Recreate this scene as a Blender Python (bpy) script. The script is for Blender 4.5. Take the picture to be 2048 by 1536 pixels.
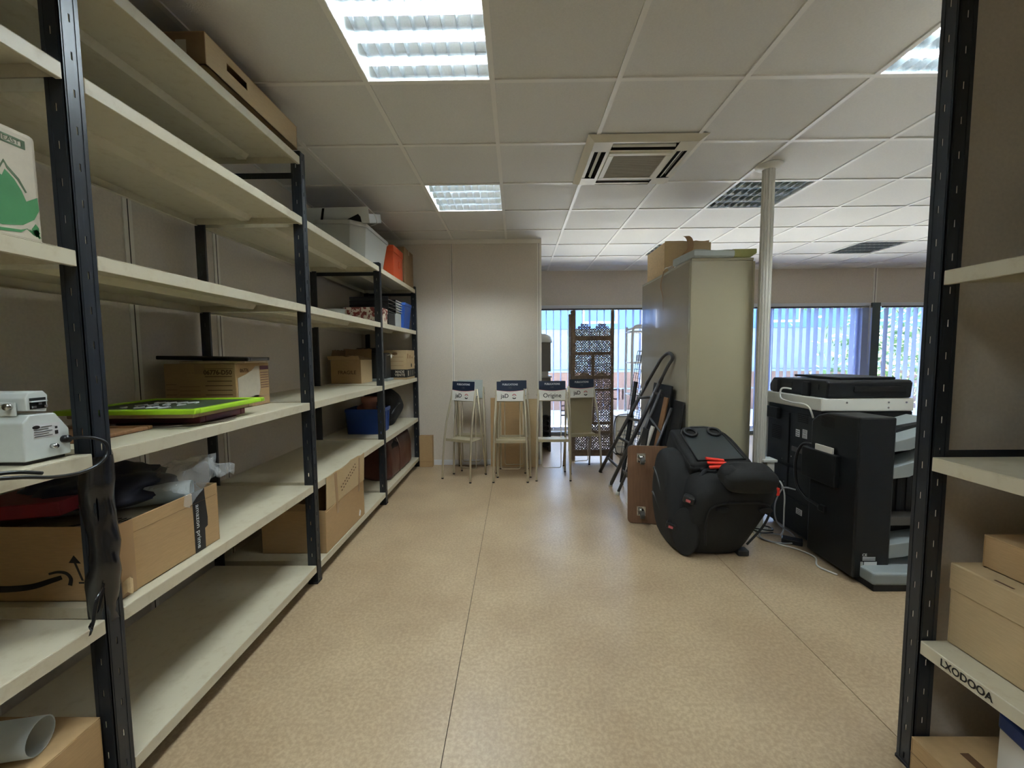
import bpy, bmesh, math, random
from mathutils import Vector, Matrix, noise
for o in list(bpy.data.objects): bpy.data.objects.remove(o)
SC = bpy.context.scene
COL = SC.collection
PI = math.pi
ZC = 2.58            # ceiling height
YW = 6.65            # window wall
# ------------------------------------------------------------------ camera
cd = bpy.data.cameras.new('camera'); cam = bpy.data.objects.new('camera', cd); COL.objects.link(cam)
cd.sensor_fit = 'HORIZONTAL'; cd.sensor_width = 36.0; cd.lens = 835.42/2048*36; cd.clip_start = .02; cd.clip_end = 200
_r = Vector((.99992, .009994, -.00755)); _u = Vector((.006827, .070522, .997487)); _f = Vector((-.010501, .99746, -.070448))
cam.matrix_world = Matrix(((_r.x, _u.x, -_f.x, 0), (_r.y, _u.y, -_f.y, 0), (_r.z, _u.z, -_f.z, 1.285), (0, 0, 0, 1)))
SC.camera = cam
# ------------------------------------------------------------------ world, sun, exposure
w = bpy.data.worlds.new('World'); SC.world = w; w.use_nodes = True
nt = w.node_tree; nt.nodes.clear()
sky = nt.nodes.new('ShaderNodeTexSky'); sky.sky_type = 'NISHITA'; sky.sun_disc = False
sky.sun_elevation = math.radians(52); sky.sun_rotation = math.radians(20); sky.ozone_density = 2.0
bg = nt.nodes.new('ShaderNodeBackground'); bg.inputs[1].default_value = 1.35
ow = nt.nodes.new('ShaderNodeOutputWorld')
nt.links.new(sky.outputs[0], bg.inputs[0]); nt.links.new(bg.outputs[0], ow.inputs[0])
sl = bpy.data.lights.new('sun', 'SUN'); sl.energy = 80.0; sl.angle = math.radians(.6); sl.color = (1, .95, .87)
so = bpy.data.objects.new('sun', sl); COL.objects.link(so)
so.rotation_euler = Vector((-.32, -.62, -.95)).to_track_quat('-Z', 'Y').to_euler()
LAMP = 84.0          # emission of a lit fluorescent tube
SC.view_settings.view_transform = 'Standard'; SC.view_settings.look = 'None'
SC.view_settings.exposure = 0.8; SC.view_settings.gamma = 1.0
SC.view_settings.use_curve_mapping = False
# ------------------------------------------------------------------ helpers
def lin(h):
    h = h.lstrip('#'); v = [int(h[i:i+2], 16)/255 for i in (0, 2, 4)]
    return tuple(((c+.055)/1.055)**2.4 if c > .04045 else c/12.92 for c in v)
MATS = {}
def M(name, col, rough=.55, metal=0., spec=.5, var=.0, scale=8., bump=0., bscale=60., stretch=None, emit=None, coat=0., trans=0., alpha=1.):
    """procedural principled material: colour broken up by noise, fine bump"""
    m = bpy.data.materials.new(name); m.use_nodes = True; n = m.node_tree.nodes; L = m.node_tree.links
    b = n['Principled BSDF']; c = lin(col) if isinstance(col, str) else col
    b.inputs['Roughness'].default_value = rough; b.inputs['Metallic'].default_value = metal
    b.inputs['Specular IOR Level'].default_value = spec; b.inputs['Coat Weight'].default_value = coat
    b.inputs['Transmission Weight'].default_value = trans; b.inputs['Alpha'].default_value = alpha
    b.inputs['Base Color'].default_value = (*c, 1)
    tc = n.new('ShaderNodeTexCoord'); mp = n.new('ShaderNodeMapping'); L.new(tc.outputs['Object'], mp.inputs[0])
    if stretch: mp.inputs['Scale'].default_value = stretch
    if var:
        t = n.new('ShaderNodeTexNoise'); t.inputs['Scale'].default_value = scale; t.inputs['Detail'].default_value = 6
        L.new(mp.outputs[0], t.inputs[0])
        r = n.new('ShaderNodeValToRGB'); r.color_ramp.elements[0].position = .3; r.color_ramp.elements[1].position = .7
        r.color_ramp.elements[0].color = (*[x*(1-var) for x in c], 1); r.color_ramp.elements[1].color = (*[min(1, x*(1+var)) for x in c], 1)
        L.new(t.outputs[0], r.inputs[0]); L.new(r.outputs[0], b.inputs['Base Color'])
    if bump:
        t2 = n.new('ShaderNodeTexNoise'); t2.inputs['Scale'].default_value = bscale; t2.inputs['Detail'].default_value = 3
        L.new(mp.outputs[0], t2.inputs[0]); bp = n.new('ShaderNodeBump'); bp.inputs['Strength'].default_value = bump; bp.inputs['Distance'].default_value = .004
        L.new(t2.outputs[0], bp.inputs['Height']); L.new(bp.outputs[0], b.inputs['Normal'])
    if emit:
        b.inputs['Emission Color'].default_value = (*emit[0], 1); b.inputs['Emission Strength'].default_value = emit[1]
    MATS[name] = m
    return m
def mixmat(name, base, over, scale, lo, hi, rough=.5, bump=0., bscale=60, detail=8, stretch=None, spec=.5, metal=0.):
    """two colours mixed by a thresholded noise: wear, dirt, speckle"""
    m = M(name, base, rough, metal, spec, bump=bump, bscale=bscale); n = m.node_tree.nodes; L = m.node_tree.links; b = n['Principled BSDF']
    tc = n.new('ShaderNodeTexCoord'); mp = n.new('ShaderNodeMapping'); L.new(tc.outputs['Object'], mp.inputs[0])
    if stretch: mp.inputs['Scale'].default_value = stretch
    t = n.new('ShaderNodeTexNoise'); t.inputs['Scale'].default_value = scale; t.inputs['Detail'].default_value = detail; t.inputs['Roughness'].default_value = .65
    L.new(mp.outputs[0], t.inputs[0]); r = n.new('ShaderNodeValToRGB')
    r.color_ramp.elements[0].position = lo; r.color_ramp.elements[1].position = hi
    r.color_ramp.elements[0].color = (*lin(base), 1); r.color_ramp.elements[1].color = (*lin(over), 1)
    L.new(t.outputs[0], r.inputs[0]); L.new(r.outputs[0], b.inputs['Base Color'])
    return m
class MB:
    """collects shapes into one mesh"""
    def __init__(s): s.v = []; s.f = []
    def add(s, vs, fs):
        k = len(s.v); s.v += [tuple(v) for v in vs]; s.f += [tuple(i+k for i in f) for f in fs]; return s
    def box(s, x0, x1, y0, y1, z0, z1, mtx=None):
        vs = [Vector((x, y, z)) for z in (z0, z1) for y in (y0, y1) for x in (x0, x1)]
        if mtx: vs = [mtx @ v for v in vs]
        return s.add(vs, [(0, 2, 3, 1), (4, 5, 7, 6), (0, 1, 5, 4), (2, 6, 7, 3), (0, 4, 6, 2), (1, 3, 7, 5)])
    def tube(s, pts, r, n=8, closed=False, cap=True):
        pts = [Vector(p) for p in pts]; N = len(pts); rs = r if isinstance(r, (list, tuple)) else [r]*N
        rings = []; prev = None
        for i, p in enumerate(pts):
            a = pts[i-1] if (i or closed) else p; b = pts[(i+1) % N] if (i < N-1 or closed) else p
            t = (b-a).normalized() if (b-a).length > 1e-9 else Vector((0, 0, 1))
            if prev is None:
                q = t.orthogonal().normalized()
            else:
                q = prev - t*prev.dot(t); q = q.normalized() if q.length > 1e-6 else t.orthogonal().normalized()
            prev = q; c = t.cross(q)
            rings.append([p+(q*math.cos(2*PI*j/n)+c*math.sin(2*PI*j/n))*rs[i] for j in range(n)])
        vs = [v for R in rings for v in R]; fs = []
        for i in range(N if closed else N-1):
            for j in range(n):
                a = i*n+j; b = i*n+(j+1) % n; c = ((i+1) % N)*n+(j+1) % n; d = ((i+1) % N)*n+j
                fs.append((a, b, c, d))
        if cap and not closed: fs += [tuple(range(n))[::-1], tuple((N-1)*n+j for j in range(n))]
        return s.add(vs, fs)
    def cyl(s, p0, p1, r, n=12, r1=None): return s.tube([p0, p1], [r, r if r1 is None else r1], n)
    def prism(s, poly, m, h):
        """2D polygon extruded by h along the local z of matrix m"""
        n = len(poly); vs = [m @ Vector((p[0], p[1], 0)) for p in poly]+[m @ Vector((p[0], p[1], h)) for p in poly]
        return s.add(vs, [tuple(range(n))[::-1], tuple(range(n, 2*n))]+[(i, (i+1) % n, n+(i+1) % n, n+i) for i in range(n)])
    def lathe(s, prof, c=(0, 0, 0), n=20):
        vs = [(c[0]+r*math.cos(2*PI*j/n), c[1]+r*math.sin(2*PI*j/n), c[2]+z) for r, z in prof for j in range(n)]
        return s.add(vs, [(i*n+j, i*n+(j+1) % n, (i+1)*n+(j+1) % n, (i+1)*n+j) for i in range(len(prof)-1) for j in range(n)])
    def grid(s, fn, nu, nv, th=0.):
        """surface fn(u,v)->point; th > 0 gives it a back side"""
        P = [[Vector(fn(i/nu, j/nv)) for j in range(nv+1)] for i in range(nu+1)]
        vs = [p for R in P for p in R]; q = lambda i, j: i*(nv+1)+j
        s.add(vs, [(q(i, j), q(i+1, j), q(i+1, j+1), q(i, j+1)) for i in range(nu) for j in range(nv)])
        return s
    def mesh(s, name):
        me = bpy.data.meshes.new(name); me.from_pydata(s.v, [], s.f); me.update(); return me
def finish(me, smooth=False, bevel=0., segs=2, fix=True):
    bm = bmesh.new(); bm.from_mesh(me)
    if fix: bmesh.ops.recalc_face_normals(bm, faces=bm.faces[:])
    if bevel:
        ed = [e for e in bm.edges if len(e.link_faces) == 2 and e.calc_face_angle(0) > .5]
        bmesh.ops.bevel(bm, geom=ed, offset=bevel, segments=segs, affect='EDGES', profile=.5, clamp_overlap=True)
    bm.to_mesh(me); bm.free()
    if smooth:
        me.polygons.foreach_set('use_smooth', [True]*len(me.polygons))
        if smooth == 'auto': me.set_sharp_from_angle(angle=math.radians(40))
    return me
def link(name, me, mat, parent=None, loc=None, rot=None):
    o = bpy.data.objects.new(name, me); COL.objects.link(o)
    if mat is not None:
        m = MATS[mat] if isinstance(mat, str) else mat
        if not me.materials: me.materials.append(m)
    if parent is not None: o.parent = parent
    if loc is not None: o.location = loc
    if rot is not None: o.rotation_euler = rot
    return o
def part(name, mb, mat, parent=None, smooth=False, bevel=0., segs=2, loc=None, rot=None, fix=True, label=None):
    o = link(name, finish(mb.mesh(name), smooth, bevel, segs, fix), mat, parent, loc, rot)
    if label: o['label'] = label
    return o
def tag(o, label, cat, group=None):
    o['label'] = label; o['category'] = cat
    if group: o['group'] = group
    return o
def thing(name, label, cat, loc=(0, 0, 0), rz=0., group=None):
    o = bpy.data.objects.new(name, None); COL.objects.link(o); o.location = loc; o.rotation_euler = (0, 0, rz); o.empty_display_size = .05
    return tag(o, label, cat, group)
def struct(o): o['kind'] = 'structure'; return o
def sroot(name, loc=(0, 0, 0)):
    o = bpy.data.objects.new(name, None); COL.objects.link(o); o.location = loc; return struct(o)
def frame(o, right, up):
    r = Vector(right).normalized(); u = Vector(up).normalized(); n = r.cross(u)
    return Matrix(((r.x, u.x, n.x, o[0]), (r.y, u.y, n.y, o[1]), (r.z, u.z, n.z, o[2]), (0, 0, 0, 1)))
def FPX(x, y, z): return frame((x, y, z), (0, 1, 0), (0, 0, 1))      # face looking +x
def FMX(x, y, z): return frame((x, y, z), (0, -1, 0), (0, 0, 1))     # face looking -x
def FMY(x, y, z): return frame((x, y, z), (1, 0, 0), (0, 0, 1))      # face looking -y
def FPZ(x, y, z): return frame((x, y, z), (1, 0, 0), (0, 1, 0))      # face looking up
def text(name, body, size, m, mat, parent, align='CENTER', sx=1., shear=0., bold=0.):
    cu = bpy.data.curves.new('t', 'FONT'); cu.body = body; cu.size = size; cu.align_x = align; cu.align_y = 'CENTER'; cu.extrude = .0002; cu.shear = shear; cu.offset = bold; cu.resolution_u = 3
    to = bpy.data.objects.new('t', cu); COL.objects.link(to); bpy.context.view_layer.update()
    me = bpy.data.meshes.new_from_object(to.evaluated_get(bpy.context.evaluated_depsgraph_get()))
    bpy.data.objects.remove(to); bpy.data.curves.remove(cu)
    me.transform(m @ Matrix.Translation((0, 0, .0009)) @ Matrix.Diagonal((sx, 1, 1, 1))); me.materials.clear()
    return link(name, me, mat, parent)
def rect(x0, x1, y0, y1): return [(x0, y0), (x1, y0), (x1, y1), (x0, y1)]
def decal(name, poly, m, mat, parent, h=.0008): return part(name, MB().prism(poly, m, h), mat, parent)
def rrect(w, h, r, n=5):
    out = []
    for cx, cy, a0 in ((w/2-r, h/2-r, 0), (-w/2+r, h/2-r, PI/2), (-w/2+r, -h/2+r, PI), (w/2-r, -h/2+r, 1.5*PI)):
        out += [(cx+r*math.cos(a0+PI/2*i/n), cy+r*math.sin(a0+PI/2*i/n)) for i in range(n+1)]
    return out
def rbox(sx, sy, sz, r, segs=4, cuts=0, fn=None, mtx=None):
    """rounded box centred in x, y and standing on z = 0, optionally deformed by fn(v)"""
    bm = bmesh.new(); bmesh.ops.create_cube(bm, size=1)
    for v in bm.verts: v.co = Vector((v.co.x*sx, v.co.y*sy, (v.co.z+.5)*sz))
    if cuts: bmesh.ops.subdivide_edges(bm, edges=bm.edges[:], cuts=cuts, use_grid_fill=True)
    if r:
        ed = [e for e in bm.edges if len(e.link_faces) == 2 and e.calc_face_angle(0) > .5]
        bmesh.ops.bevel(bm, geom=ed, offset=r, segments=segs, affect='EDGES', profile=.5, clamp_overlap=True)
    for v in bm.verts:
        if fn: v.co = Vector(fn(v.co.copy()))
        if mtx: v.co = mtx @ v.co
    bmesh.ops.recalc_face_normals(bm, faces=bm.faces[:])
    me = bpy.data.meshes.new('rbox'); bm.to_mesh(me); bm.free()
    me.polygons.foreach_set('use_smooth', [True]*len(me.polygons))
    return me
def catmull(pts, k=6, closed=False):
    P = [Vector(p) for p in pts]; out = []; n = len(P)
    for i in range(n if closed else n-1):
        p0 = P[i-1] if (i or closed) else P[0]; p1 = P[i]; p2 = P[(i+1) % n]; p3 = P[(i+2) % n] if (i < n-2 or closed) else P[-1]
        for j in range(k):
            t = j/k; out.append(.5*((2*p1)+(-p0+p2)*t+(2*p0-5*p1+4*p2-p3)*t*t+(-p0+3*p1-3*p2+p3)*t**3))
    if not closed: out.append(P[-1])
    return out
# ------------------------------------------------------------------ materials
mixmat('lino', '#ad987a', '#bfaa8a', 70, .42, .6, .34, bump=.05, bscale=300, detail=12)
def floor_extra():
    m = MATS['lino']; n = m.node_tree.nodes; L = m.node_tree.links; b = n['Principled BSDF']
    src = b.inputs['Base Color'].links[0].from_socket
    tc = n.new('ShaderNodeTexCoord'); t = n.new('ShaderNodeTexNoise'); t.inputs['Scale'].default_value = 2.2; t.inputs['Detail'].default_value = 5
    L.new(tc.outputs['Object'], t.inputs[0]); r = n.new('ShaderNodeValToRGB'); r.color_ramp.elements[0].position = .35; r.color_ramp.elements[1].position = .7
    r.color_ramp.elements[0].color = (.80, .76, .74, 1); r.color_ramp.elements[1].color = (1, 1, 1, 1)
    L.new(t.outputs[0], r.inputs[0]); mx = n.new('ShaderNodeMix'); mx.data_type = 'RGBA'; mx.blend_type = 'MULTIPLY'; mx.inputs[0].default_value = 1
    L.new(src, mx.inputs[6]); L.new(r.outputs[0], mx.inputs[7])
    # scuffs: thin dark flecks stretched across
    mp = n.new('ShaderNodeMapping'); mp.inputs['Scale'].default_value = (3, 22, 1); L.new(tc.outputs['Object'], mp.inputs[0])
    t3 = n.new('ShaderNodeTexNoise'); t3.inputs['Scale'].default_value = 6; t3.inputs['Detail'].default_value = 3; L.new(mp.outputs[0], t3.inputs[0])
    r3 = n.new('ShaderNodeValToRGB'); r3.color_ramp.elements[0].position = .70; r3.color_ramp.elements[1].position = .76
    r3.color_ramp.elements[0].color = (1, 1, 1, 1); r3.color_ramp.elements[1].color = (.72, .68, .64, 1); L.new(t3.outputs[0], r3.inputs[0])
    m2 = n.new('ShaderNodeMix'); m2.data_type = 'RGBA'; m2.blend_type = 'MULTIPLY'; m2.inputs[0].default_value = 1
    L.new(mx.outputs[2], m2.inputs[6]); L.new(r3.outputs[0], m2.inputs[7]); L.new(m2.outputs[2], b.inputs['Base Color'])
    t4 = n.new('ShaderNodeMapRange'); t4.inputs[3].default_value = .28; t4.inputs[4].default_value = .45; L.new(t.outputs[0], t4.inputs[0]); L.new(t4.outputs[0], b.inputs['Roughness'])
floor_extra()
M('seam', '#4a3c2e', .8)
M('wallpaper', '#d0c6b8', .75, var=.05, scale=90, bump=.12, bscale=140)
M('wall_joint', '#e6e1d6', .45)
M('joint_dark', '#3b3630', .8)
M('tile', '#dddcd7', .9, var=.03, scale=120, bump=.25, bscale=260)
M('tbar', '#e9e7e0', .4)
M('void', '#0d0c0b', .9)
M('white_plastic', '#dcdcd4', .4)
M('ac_plastic', '#d6d0bd', .4)
M('ac_filter', '#8a8270', .8, var=.06, scale=200)
M('aluminium', '#c0c9cf', .24, .95, var=.03)
M('lamp_housing', '#c9ccce', .35, .6)
M('tube_on', '#ffffff', .4, emit=((.89, .98, 1.0), LAMP))
M('tube_off', '#e9ecee', .35)
mixmat('cream', '#cdc5ad', '#c0b599', 22, .52, .75, .38, bump=.02, detail=10)
mixmat('post_black', '#1e2228', '#3c4149', 38, .58, .76, .36, stretch=(3, 3, .25), detail=9)
M('rubber', '#15151a', .7)
M('cardboard', '#ac8d63', .8, var=.07, scale=30, bump=.06, bscale=300, stretch=(1, 1, 12))
M('cardboard_pale', '#bea67f', .8, var=.06, scale=30, bump=.06, bscale=300, stretch=(1, 1, 12))
M('cardboard_dark', '#8a6e4c', .82, var=.08, scale=25, bump=.06, bscale=300)
M('cardboard_torn', '#d9bf95', .9, var=.1, scale=60)
M('tape_brown', '#9c7b55', .28, var=.05, spec=.6)
M('ink_brown', '#5a3d22', .8)
M('ink_black', '#1b1714', .75)
M('print_faded', '#8a6a45', .85)
M('paper_white', '#e6e4dc', .7, var=.02)
M('label_white', '#d9dadb', .5)
M('leaf_green', '#3c7a48', .7, var=.06, scale=20)
M('leaf_dark', '#4d5f43', .75)
M('paper_grey', '#c2b8a5', .8, var=.05, scale=40)
M('machine_white', '#d5dcd9', .42, var=.02, scale=60, bump=.05, bscale=500)
M('steel', '#c9c9c9', .22, 1.)
M('black_rubber', '#0c0d10', .35)
M('black_plastic', '#17181a', .45, var=.08, scale=20, bump=.03, bscale=400)
M('black_fabric', '#15161a', .85, var=.15, scale=30, bump=.25, bscale=300)
M('film_black', '#131316', .2, var=.2, scale=30, spec=.7)
M('clear_film', '#eef2f3', .12, trans=.0, alpha=.35, spec=.9, var=.05, scale=40)
M('navy', '#131a36', .5, var=.2, scale=14)
M('navy_sign', '#17253b', .45, var=.04)
M('red_dark', '#7a1420', .5, var=.15, scale=12)
M('wine', '#561a22', .45, var=.12, scale=14)
M('lime', '#a5d62a', .35)
M('lime_print', '#3d4a35', .5, var=.4, scale=16)
M('beige_frame', '#b59c7c', .6, var=.08, scale=20)
M('wood', '#86603f', .55, var=.2, scale=14, stretch=(1, 8, 1))
M('wood_ply', '#775740', .5, var=.14, scale=10, stretch=(8, 1, 1))
M('mirror_plate', '#6b6257', .18, .4, var=.1)
M('black_gloss', '#08080a', .12)
M('frosted', '#c9d4d4', .35, alpha=.92, var=.03)
M('paper_roll', '#dfe6e6', .5, var=.04, scale=30)
M('bin_white', '#d3d6d2', .35, var=.03, scale=12)
M('orange', '#c44a22', .45, var=.05)
M('blue_plastic', '#2b55a8', .38, var=.04)
M('blue_crate', '#1f3f86', .4, var=.04)
M('terracotta', '#9c6a5c', .75, var=.08)
M('leather', '#4a2419', .42, var=.2, scale=9, bump=.2, bscale=60)
M('grey_tray', '#b7bab9', .4, var=.05)
M('tube_beige', '#c2b89f', .36, .55, var=.03)
M('panel_beige', '#a79c80', .5, .2, var=.03)
M('screen_wood', '#6d5a48', .7, var=.25, scale=40, bump=.2, bscale=120)
M('cabinet', '#a9a287', .30, var=.02, scale=4, coat=.25)
M('cabinet_side', '#b3ab98', .20, var=.02, scale=4, coat=.4)
M('pole', '#cfcdc4', .35, .1)
M('ladder_grey', '#5a5a5c', .42, .5, var=.12, scale=20)
M('chrome', '#d7d7d7', .12, 1.)
M('wire_white', '#e4e6ea', .4)
M('wire_black', '#1a1a1e', .45)
M('grey_dark', '#4d4b47', .5)
M('tower_grey', '#8c8a82', .5, var=.05)
M('seat_fabric', '#121213', .8, var=.15, scale=40, bump=.22, bscale=420)
M('seat_plastic', '#1e2021', .42, var=.08, scale=10)
M('seat_tray', '#2e3437', .36, var=.06, scale=10)
M('seat_red', '#d8301f', .4)
M('copier_black', '#141619', .45, spec=.35, var=.06, scale=8, bump=.04, bscale=500)
M('copier_dark', '#0f1012', .5, spec=.35, var=.06, scale=8)
M('copier_white', '#e3e2d8', .4)
M('copier_grey', '#8e9696', .45, var=.03)
M('cable_white', '#d8d8d2', .45)
M('cable_grey', '#8d8f90', .45)
M('ext_white', '#6c7d86', .9, var=.03, scale=3)
M('ext_blue', '#42659a', .6, var=.05, scale=2)
M('ext_brick', '#6d5852', .9, var=.12, scale=5)
M('ext_ground', '#cdc9c2', .9, var=.08, scale=2)
M('foliage', '#47633a', .8, var=.35, scale=6)
M('window_frame', '#3f4a4c', .45)
M('frame_white', '#dcdde0', .4)
M('sill_grey', '#82868a', .6)
M('foam_green', '#a3a468', .8, var=.06, scale=30)
M('pad_grey', '#a9b0ac', .6, var=.05, scale=20)
M('logo_red', '#c05c62', .6)
M('blue_pack', '#1c3f8f', .35, var=.1, scale=6, stretch=(1, 12, 1))
def glass():
    m = bpy.data.materials.new('glass'); m.use_nodes = True; n = m.node_tree.nodes; L = m.node_tree.links; n.clear()
    t = n.new('ShaderNodeBsdfTransparent'); t.inputs[0].default_value = (.92, .96, .97, 1); g = n.new('ShaderNodeBsdfGlossy'); g.inputs['Roughness'].default_value = .02
    fr = n.new('ShaderNodeFresnel'); fr.inputs[0].default_value = 1.25; mx = n.new('ShaderNodeMixShader'); o = n.new('ShaderNodeOutputMaterial')
    L.new(fr.outputs[0], mx.inputs[0]); L.new(t.outputs[0], mx.inputs[1]); L.new(g.outputs[0], mx.inputs[2]); L.new(mx.outputs[0], o.inputs[0]); MATS['glass'] = m
glass()
def translucent(name, col, k, rough=.6, transp=0.):
    m = bpy.data.materials.new(name); m.use_nodes = True; n = m.node_tree.nodes; L = m.node_tree.links; n.clear()
    d = n.new('ShaderNodeBsdfPrincipled'); d.inputs['Base Color'].default_value = (*lin(col), 1); d.inputs['Roughness'].default_value = rough
    t = n.new('ShaderNodeBsdfTranslucent'); t.inputs[0].default_value = (*lin(col), 1); mx = n.new('ShaderNodeMixShader'); mx.inputs[0].default_value = k
    o = n.new('ShaderNodeOutputMaterial'); L.new(d.outputs[0], mx.inputs[1]); L.new(t.outputs[0], mx.inputs[2])
    if transp:
        tr = n.new('ShaderNodeBsdfTransparent'); m2 = n.new('ShaderNodeMixShader'); m2.inputs[0].default_value = transp
        L.new(mx.outputs[0], m2.inputs[1]); L.new(tr.outputs[0], m2.inputs[2]); L.new(m2.outputs[0], o.inputs[0])
    else: L.new(mx.outputs[0], o.inputs[0])
    MATS[name] = m
translucent('slat', '#b9c6e6', .38)
translucent('bin_translucent', '#dcdbd3', .35, .35, .12)
translucent('roll_translucent', '#dbe4e5', .4, .3, .1)
translucent('film', '#e9eef0', .15, .06, .78)
# ------------------------------------------------------------------ floor
fl = sroot('floor')
part('floor_base', MB().box(-1.9, 8.1, -3.1, YW+.15, -.06, -.004), 'seam', fl)
xs = [-1.79, -.245, 1.265, 2.775, 4.285, 5.795, 8.0]
for a, b in zip(xs, xs[1:]):
    part('lino_sheet', MB().box(a+.0016, b-.0016, -3.05, YW+.1, -.004, 0), 'lino', fl)
# ------------------------------------------------------------------ walls
def wall(name, boxes, mat='wallpaper'):
    mb = MB()
    for b in boxes: mb.box(*b)
    return struct(part(name, mb, mat))
XL = -1.78; YP = 4.82
wl = wall('wall_left', [(XL-.1, XL, -3.05, YW, -.05, ZC+.1)])
jm = MB().box(XL-.001, XL+.006, -.022, .022, 0, ZC); jd = MB().box(XL, XL+.0075, -.002, .002, 0, ZC)
jme = finish(jm.mesh('joint')); jde = finish(jd.mesh('joint'))
for y in (-1.1, .1, 1.31, 1.945, 2.51, 3.72):
    a = link('joint_cover', jme, 'wall_joint', wl, (0, y, 0)); link('joint_gap', jde, 'joint_dark', a)
wp = wall('wall_partition', [(XL, .28, YP, YP+.08, -.05, ZC+.1)])
for x, w_ in ((-.725, .022), (.262, .036)):
    a = part('joint_cover', MB().box(x-w_/2, x+w_/2, YP-.007, YP, 0, 2.535), 'wall_joint', wp)
    part('joint_gap', MB().box(x-.002, x+.002, YP-.0085, YP-.006, 0, 2.535), 'joint_dark', a)
part('top_rail', MB().box(XL, .28, YP-.012, YP, 2.535, ZC), 'wall_joint', wp)
part('end_cap', MB().box(.28, .292, YP-.006, YP+.086, 0, ZC), 'wall_joint', wp)
struct(part('baseboard_partition', MB().box(-1.08, .28, YP-.014, YP, 0, .06), 'frame_white', bevel=.003))
wr = wall('wall_right', [(1.325, 1.98, 1.30, 1.38, -.05, ZC+.1), (1.9, 1.98, -3.05, 1.3, -.05, ZC+.1)])
wall('wall_back', [(XL, 1.98, -3.15, -3.05, -.05, ZC+.1)])
wall('wall_far_right', [(8.0, 8.1, 1.3, YW, -.05, ZC+.1)])
wall('wall_side', [(1.98, 8.1, 1.30, 1.38, -.05, ZC+.1)])
WB, WT = .06, 1.985
ww = wall('wall_window', [(XL, 8.1, YW, YW+.16, WT+.06, ZC+.1), (XL, 8.1, YW, YW+.16, -.05, WB), (XL, .30, YW, YW+.16, WB, WT+.06), (7.6, 8.1, YW, YW+.16, WB, WT+.06)])
for x in (-.5, 2.2, 5.59):
    a = part('joint_cover', MB().box(x-.03, x+.03, YW-.008, YW, WT+.06, ZC), 'wall_joint', ww)
    part('joint_gap', MB().box(x-.003, x+.003, YW-.0095, YW-.007, WT+.06, ZC), 'joint_dark', a)
struct(part('trim_1', MB().box(.25, 7.65, YW-.03, YW+.0, WT+.005, WT+.062), 'frame_white', bevel=.004))
struct(part('trim_2', MB().box(.25, 7.65, YW-.10, YW+.02, 0, .055), 'sill_grey', bevel=.004))
# windows: frame, mullions and one pane each
spans = [(.30, 2.05), (2.05, 3.72), (3.72, 5.52), (5.65, 7.60)]
for i, (a, b) in enumerate(spans):
    wn = sroot('window_%d' % (i+1), ((a+b)/2, YW+.1, WB)); hw = (b-a)/2; H = WT-WB+.06
    mb = MB().box(-hw, -hw+.035, -.03, .03, 0, H).box(hw-.035, hw, -.03, .03, 0, H).box(-hw, hw, -.03, .03, 0, .045).box(-hw, hw, -.03, .03, H-.045, H)
    part('window_frame', mb, 'frame_white', wn, bevel=.003)
    part('pane', MB().box(-hw+.03, hw-.03, -.003, .003, .04, H-.04), 'glass', wn)
mu = struct(part('trim_3', MB().box(5.52, 5.65, YW-.06, YW+.16, 0, WT+.06), 'window_frame', bevel=.004))
# mirrored vinyl letters on the first pane, seen from inside
for x, z, t_ in ((.83, .36, 'SE'), (1.62, .62, 'ID')):
    text('window_lettering', t_, .26, frame((x, YW+.090, z), (-1, 0, 0), (0, 0, 1)) @ Matrix.Diagonal((1, 1, -1, 1)), 'ext_brick', bpy.data.objects['window_1']).matrix_parent_inverse = bpy.data.objects['window_1'].matrix_world.inverted() if False else Matrix.Translation(-Vector(bpy.data.objects['window_1'].location))
# ------------------------------------------------------------------ ceiling: tiles laid in a T-bar grid
ce = sroot('ceiling', (0, 0, ZC))
part('plenum', MB().box(-1.9, 8.1, -3.1, YW+.1, .16, .2), 'void', ce)
GX, GY = -.704, 2.08
lights = {(0, -1): True, (0, 2): True, (0, -4): True, (0, -7): True, (4, 2): False, (4, -1): True, (8, 5): False, (4, 5): False}
tm = finish(MB().box(-.2995, .2995, -.2995, .2995, .006, .02).mesh('tile'), bevel=.003, segs=1)
def cell(i, j): return GX+.6*i+.3, GY+.6*j+.3
for i in range(-2, 15):
    for j in range(-9, 8):
        if (i, j) in lights or (i, j) == (2, 1): continue
        x, y = cell(i, j)
        if y < 1.2 and x > 2.1: continue
        if y > YW or x > 7.9: continue
        x0, x1 = max(x-.3, XL), min(x+.3, 8.0); y0, y1 = max(y-.3, -3.05), min(y+.3, YW)
        if x1-x0 > .59 and y1-y0 > .59: link('ceiling_tile', tm, 'tile', ce, (x, y, 0))
        elif x1-x0 > .02 and y1-y0 > .02: part('ceiling_tile', MB().box(x0-x, x1-x, y0-y, y1-y, .006, .02), 'tile', ce, loc=(x, y, 0))
tbx = finish(MB().box(-.012, .012, -3.05, YW, -.002, .006).box(-.0015, .0015, -3.05, YW, .006, .035).mesh('tee'))
for i in range(-1, 15):
    if XL+.02 < GX+.6*i < 8: link('tee_bar', tbx, 'tbar', ce, (GX+.6*i, 0, 0))
tby = finish(MB().box(XL, 8.0, -.012, .012, -.0012, .0062).mesh('tee'))
for j in range(-8, 9):
    if GY+.6*j < YW: link('tee_bar', tby, 'tbar', ce, (0, GY+.6*j, 0))
part('edge_trim', MB().box(XL, XL+.02, -3.05, YW, 0, .004).box(XL, 8, YW-.02, YW, 0, .004).box(XL, .29, YP-.026, YP-.012, 0, .004), 'tbar', ce)
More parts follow.
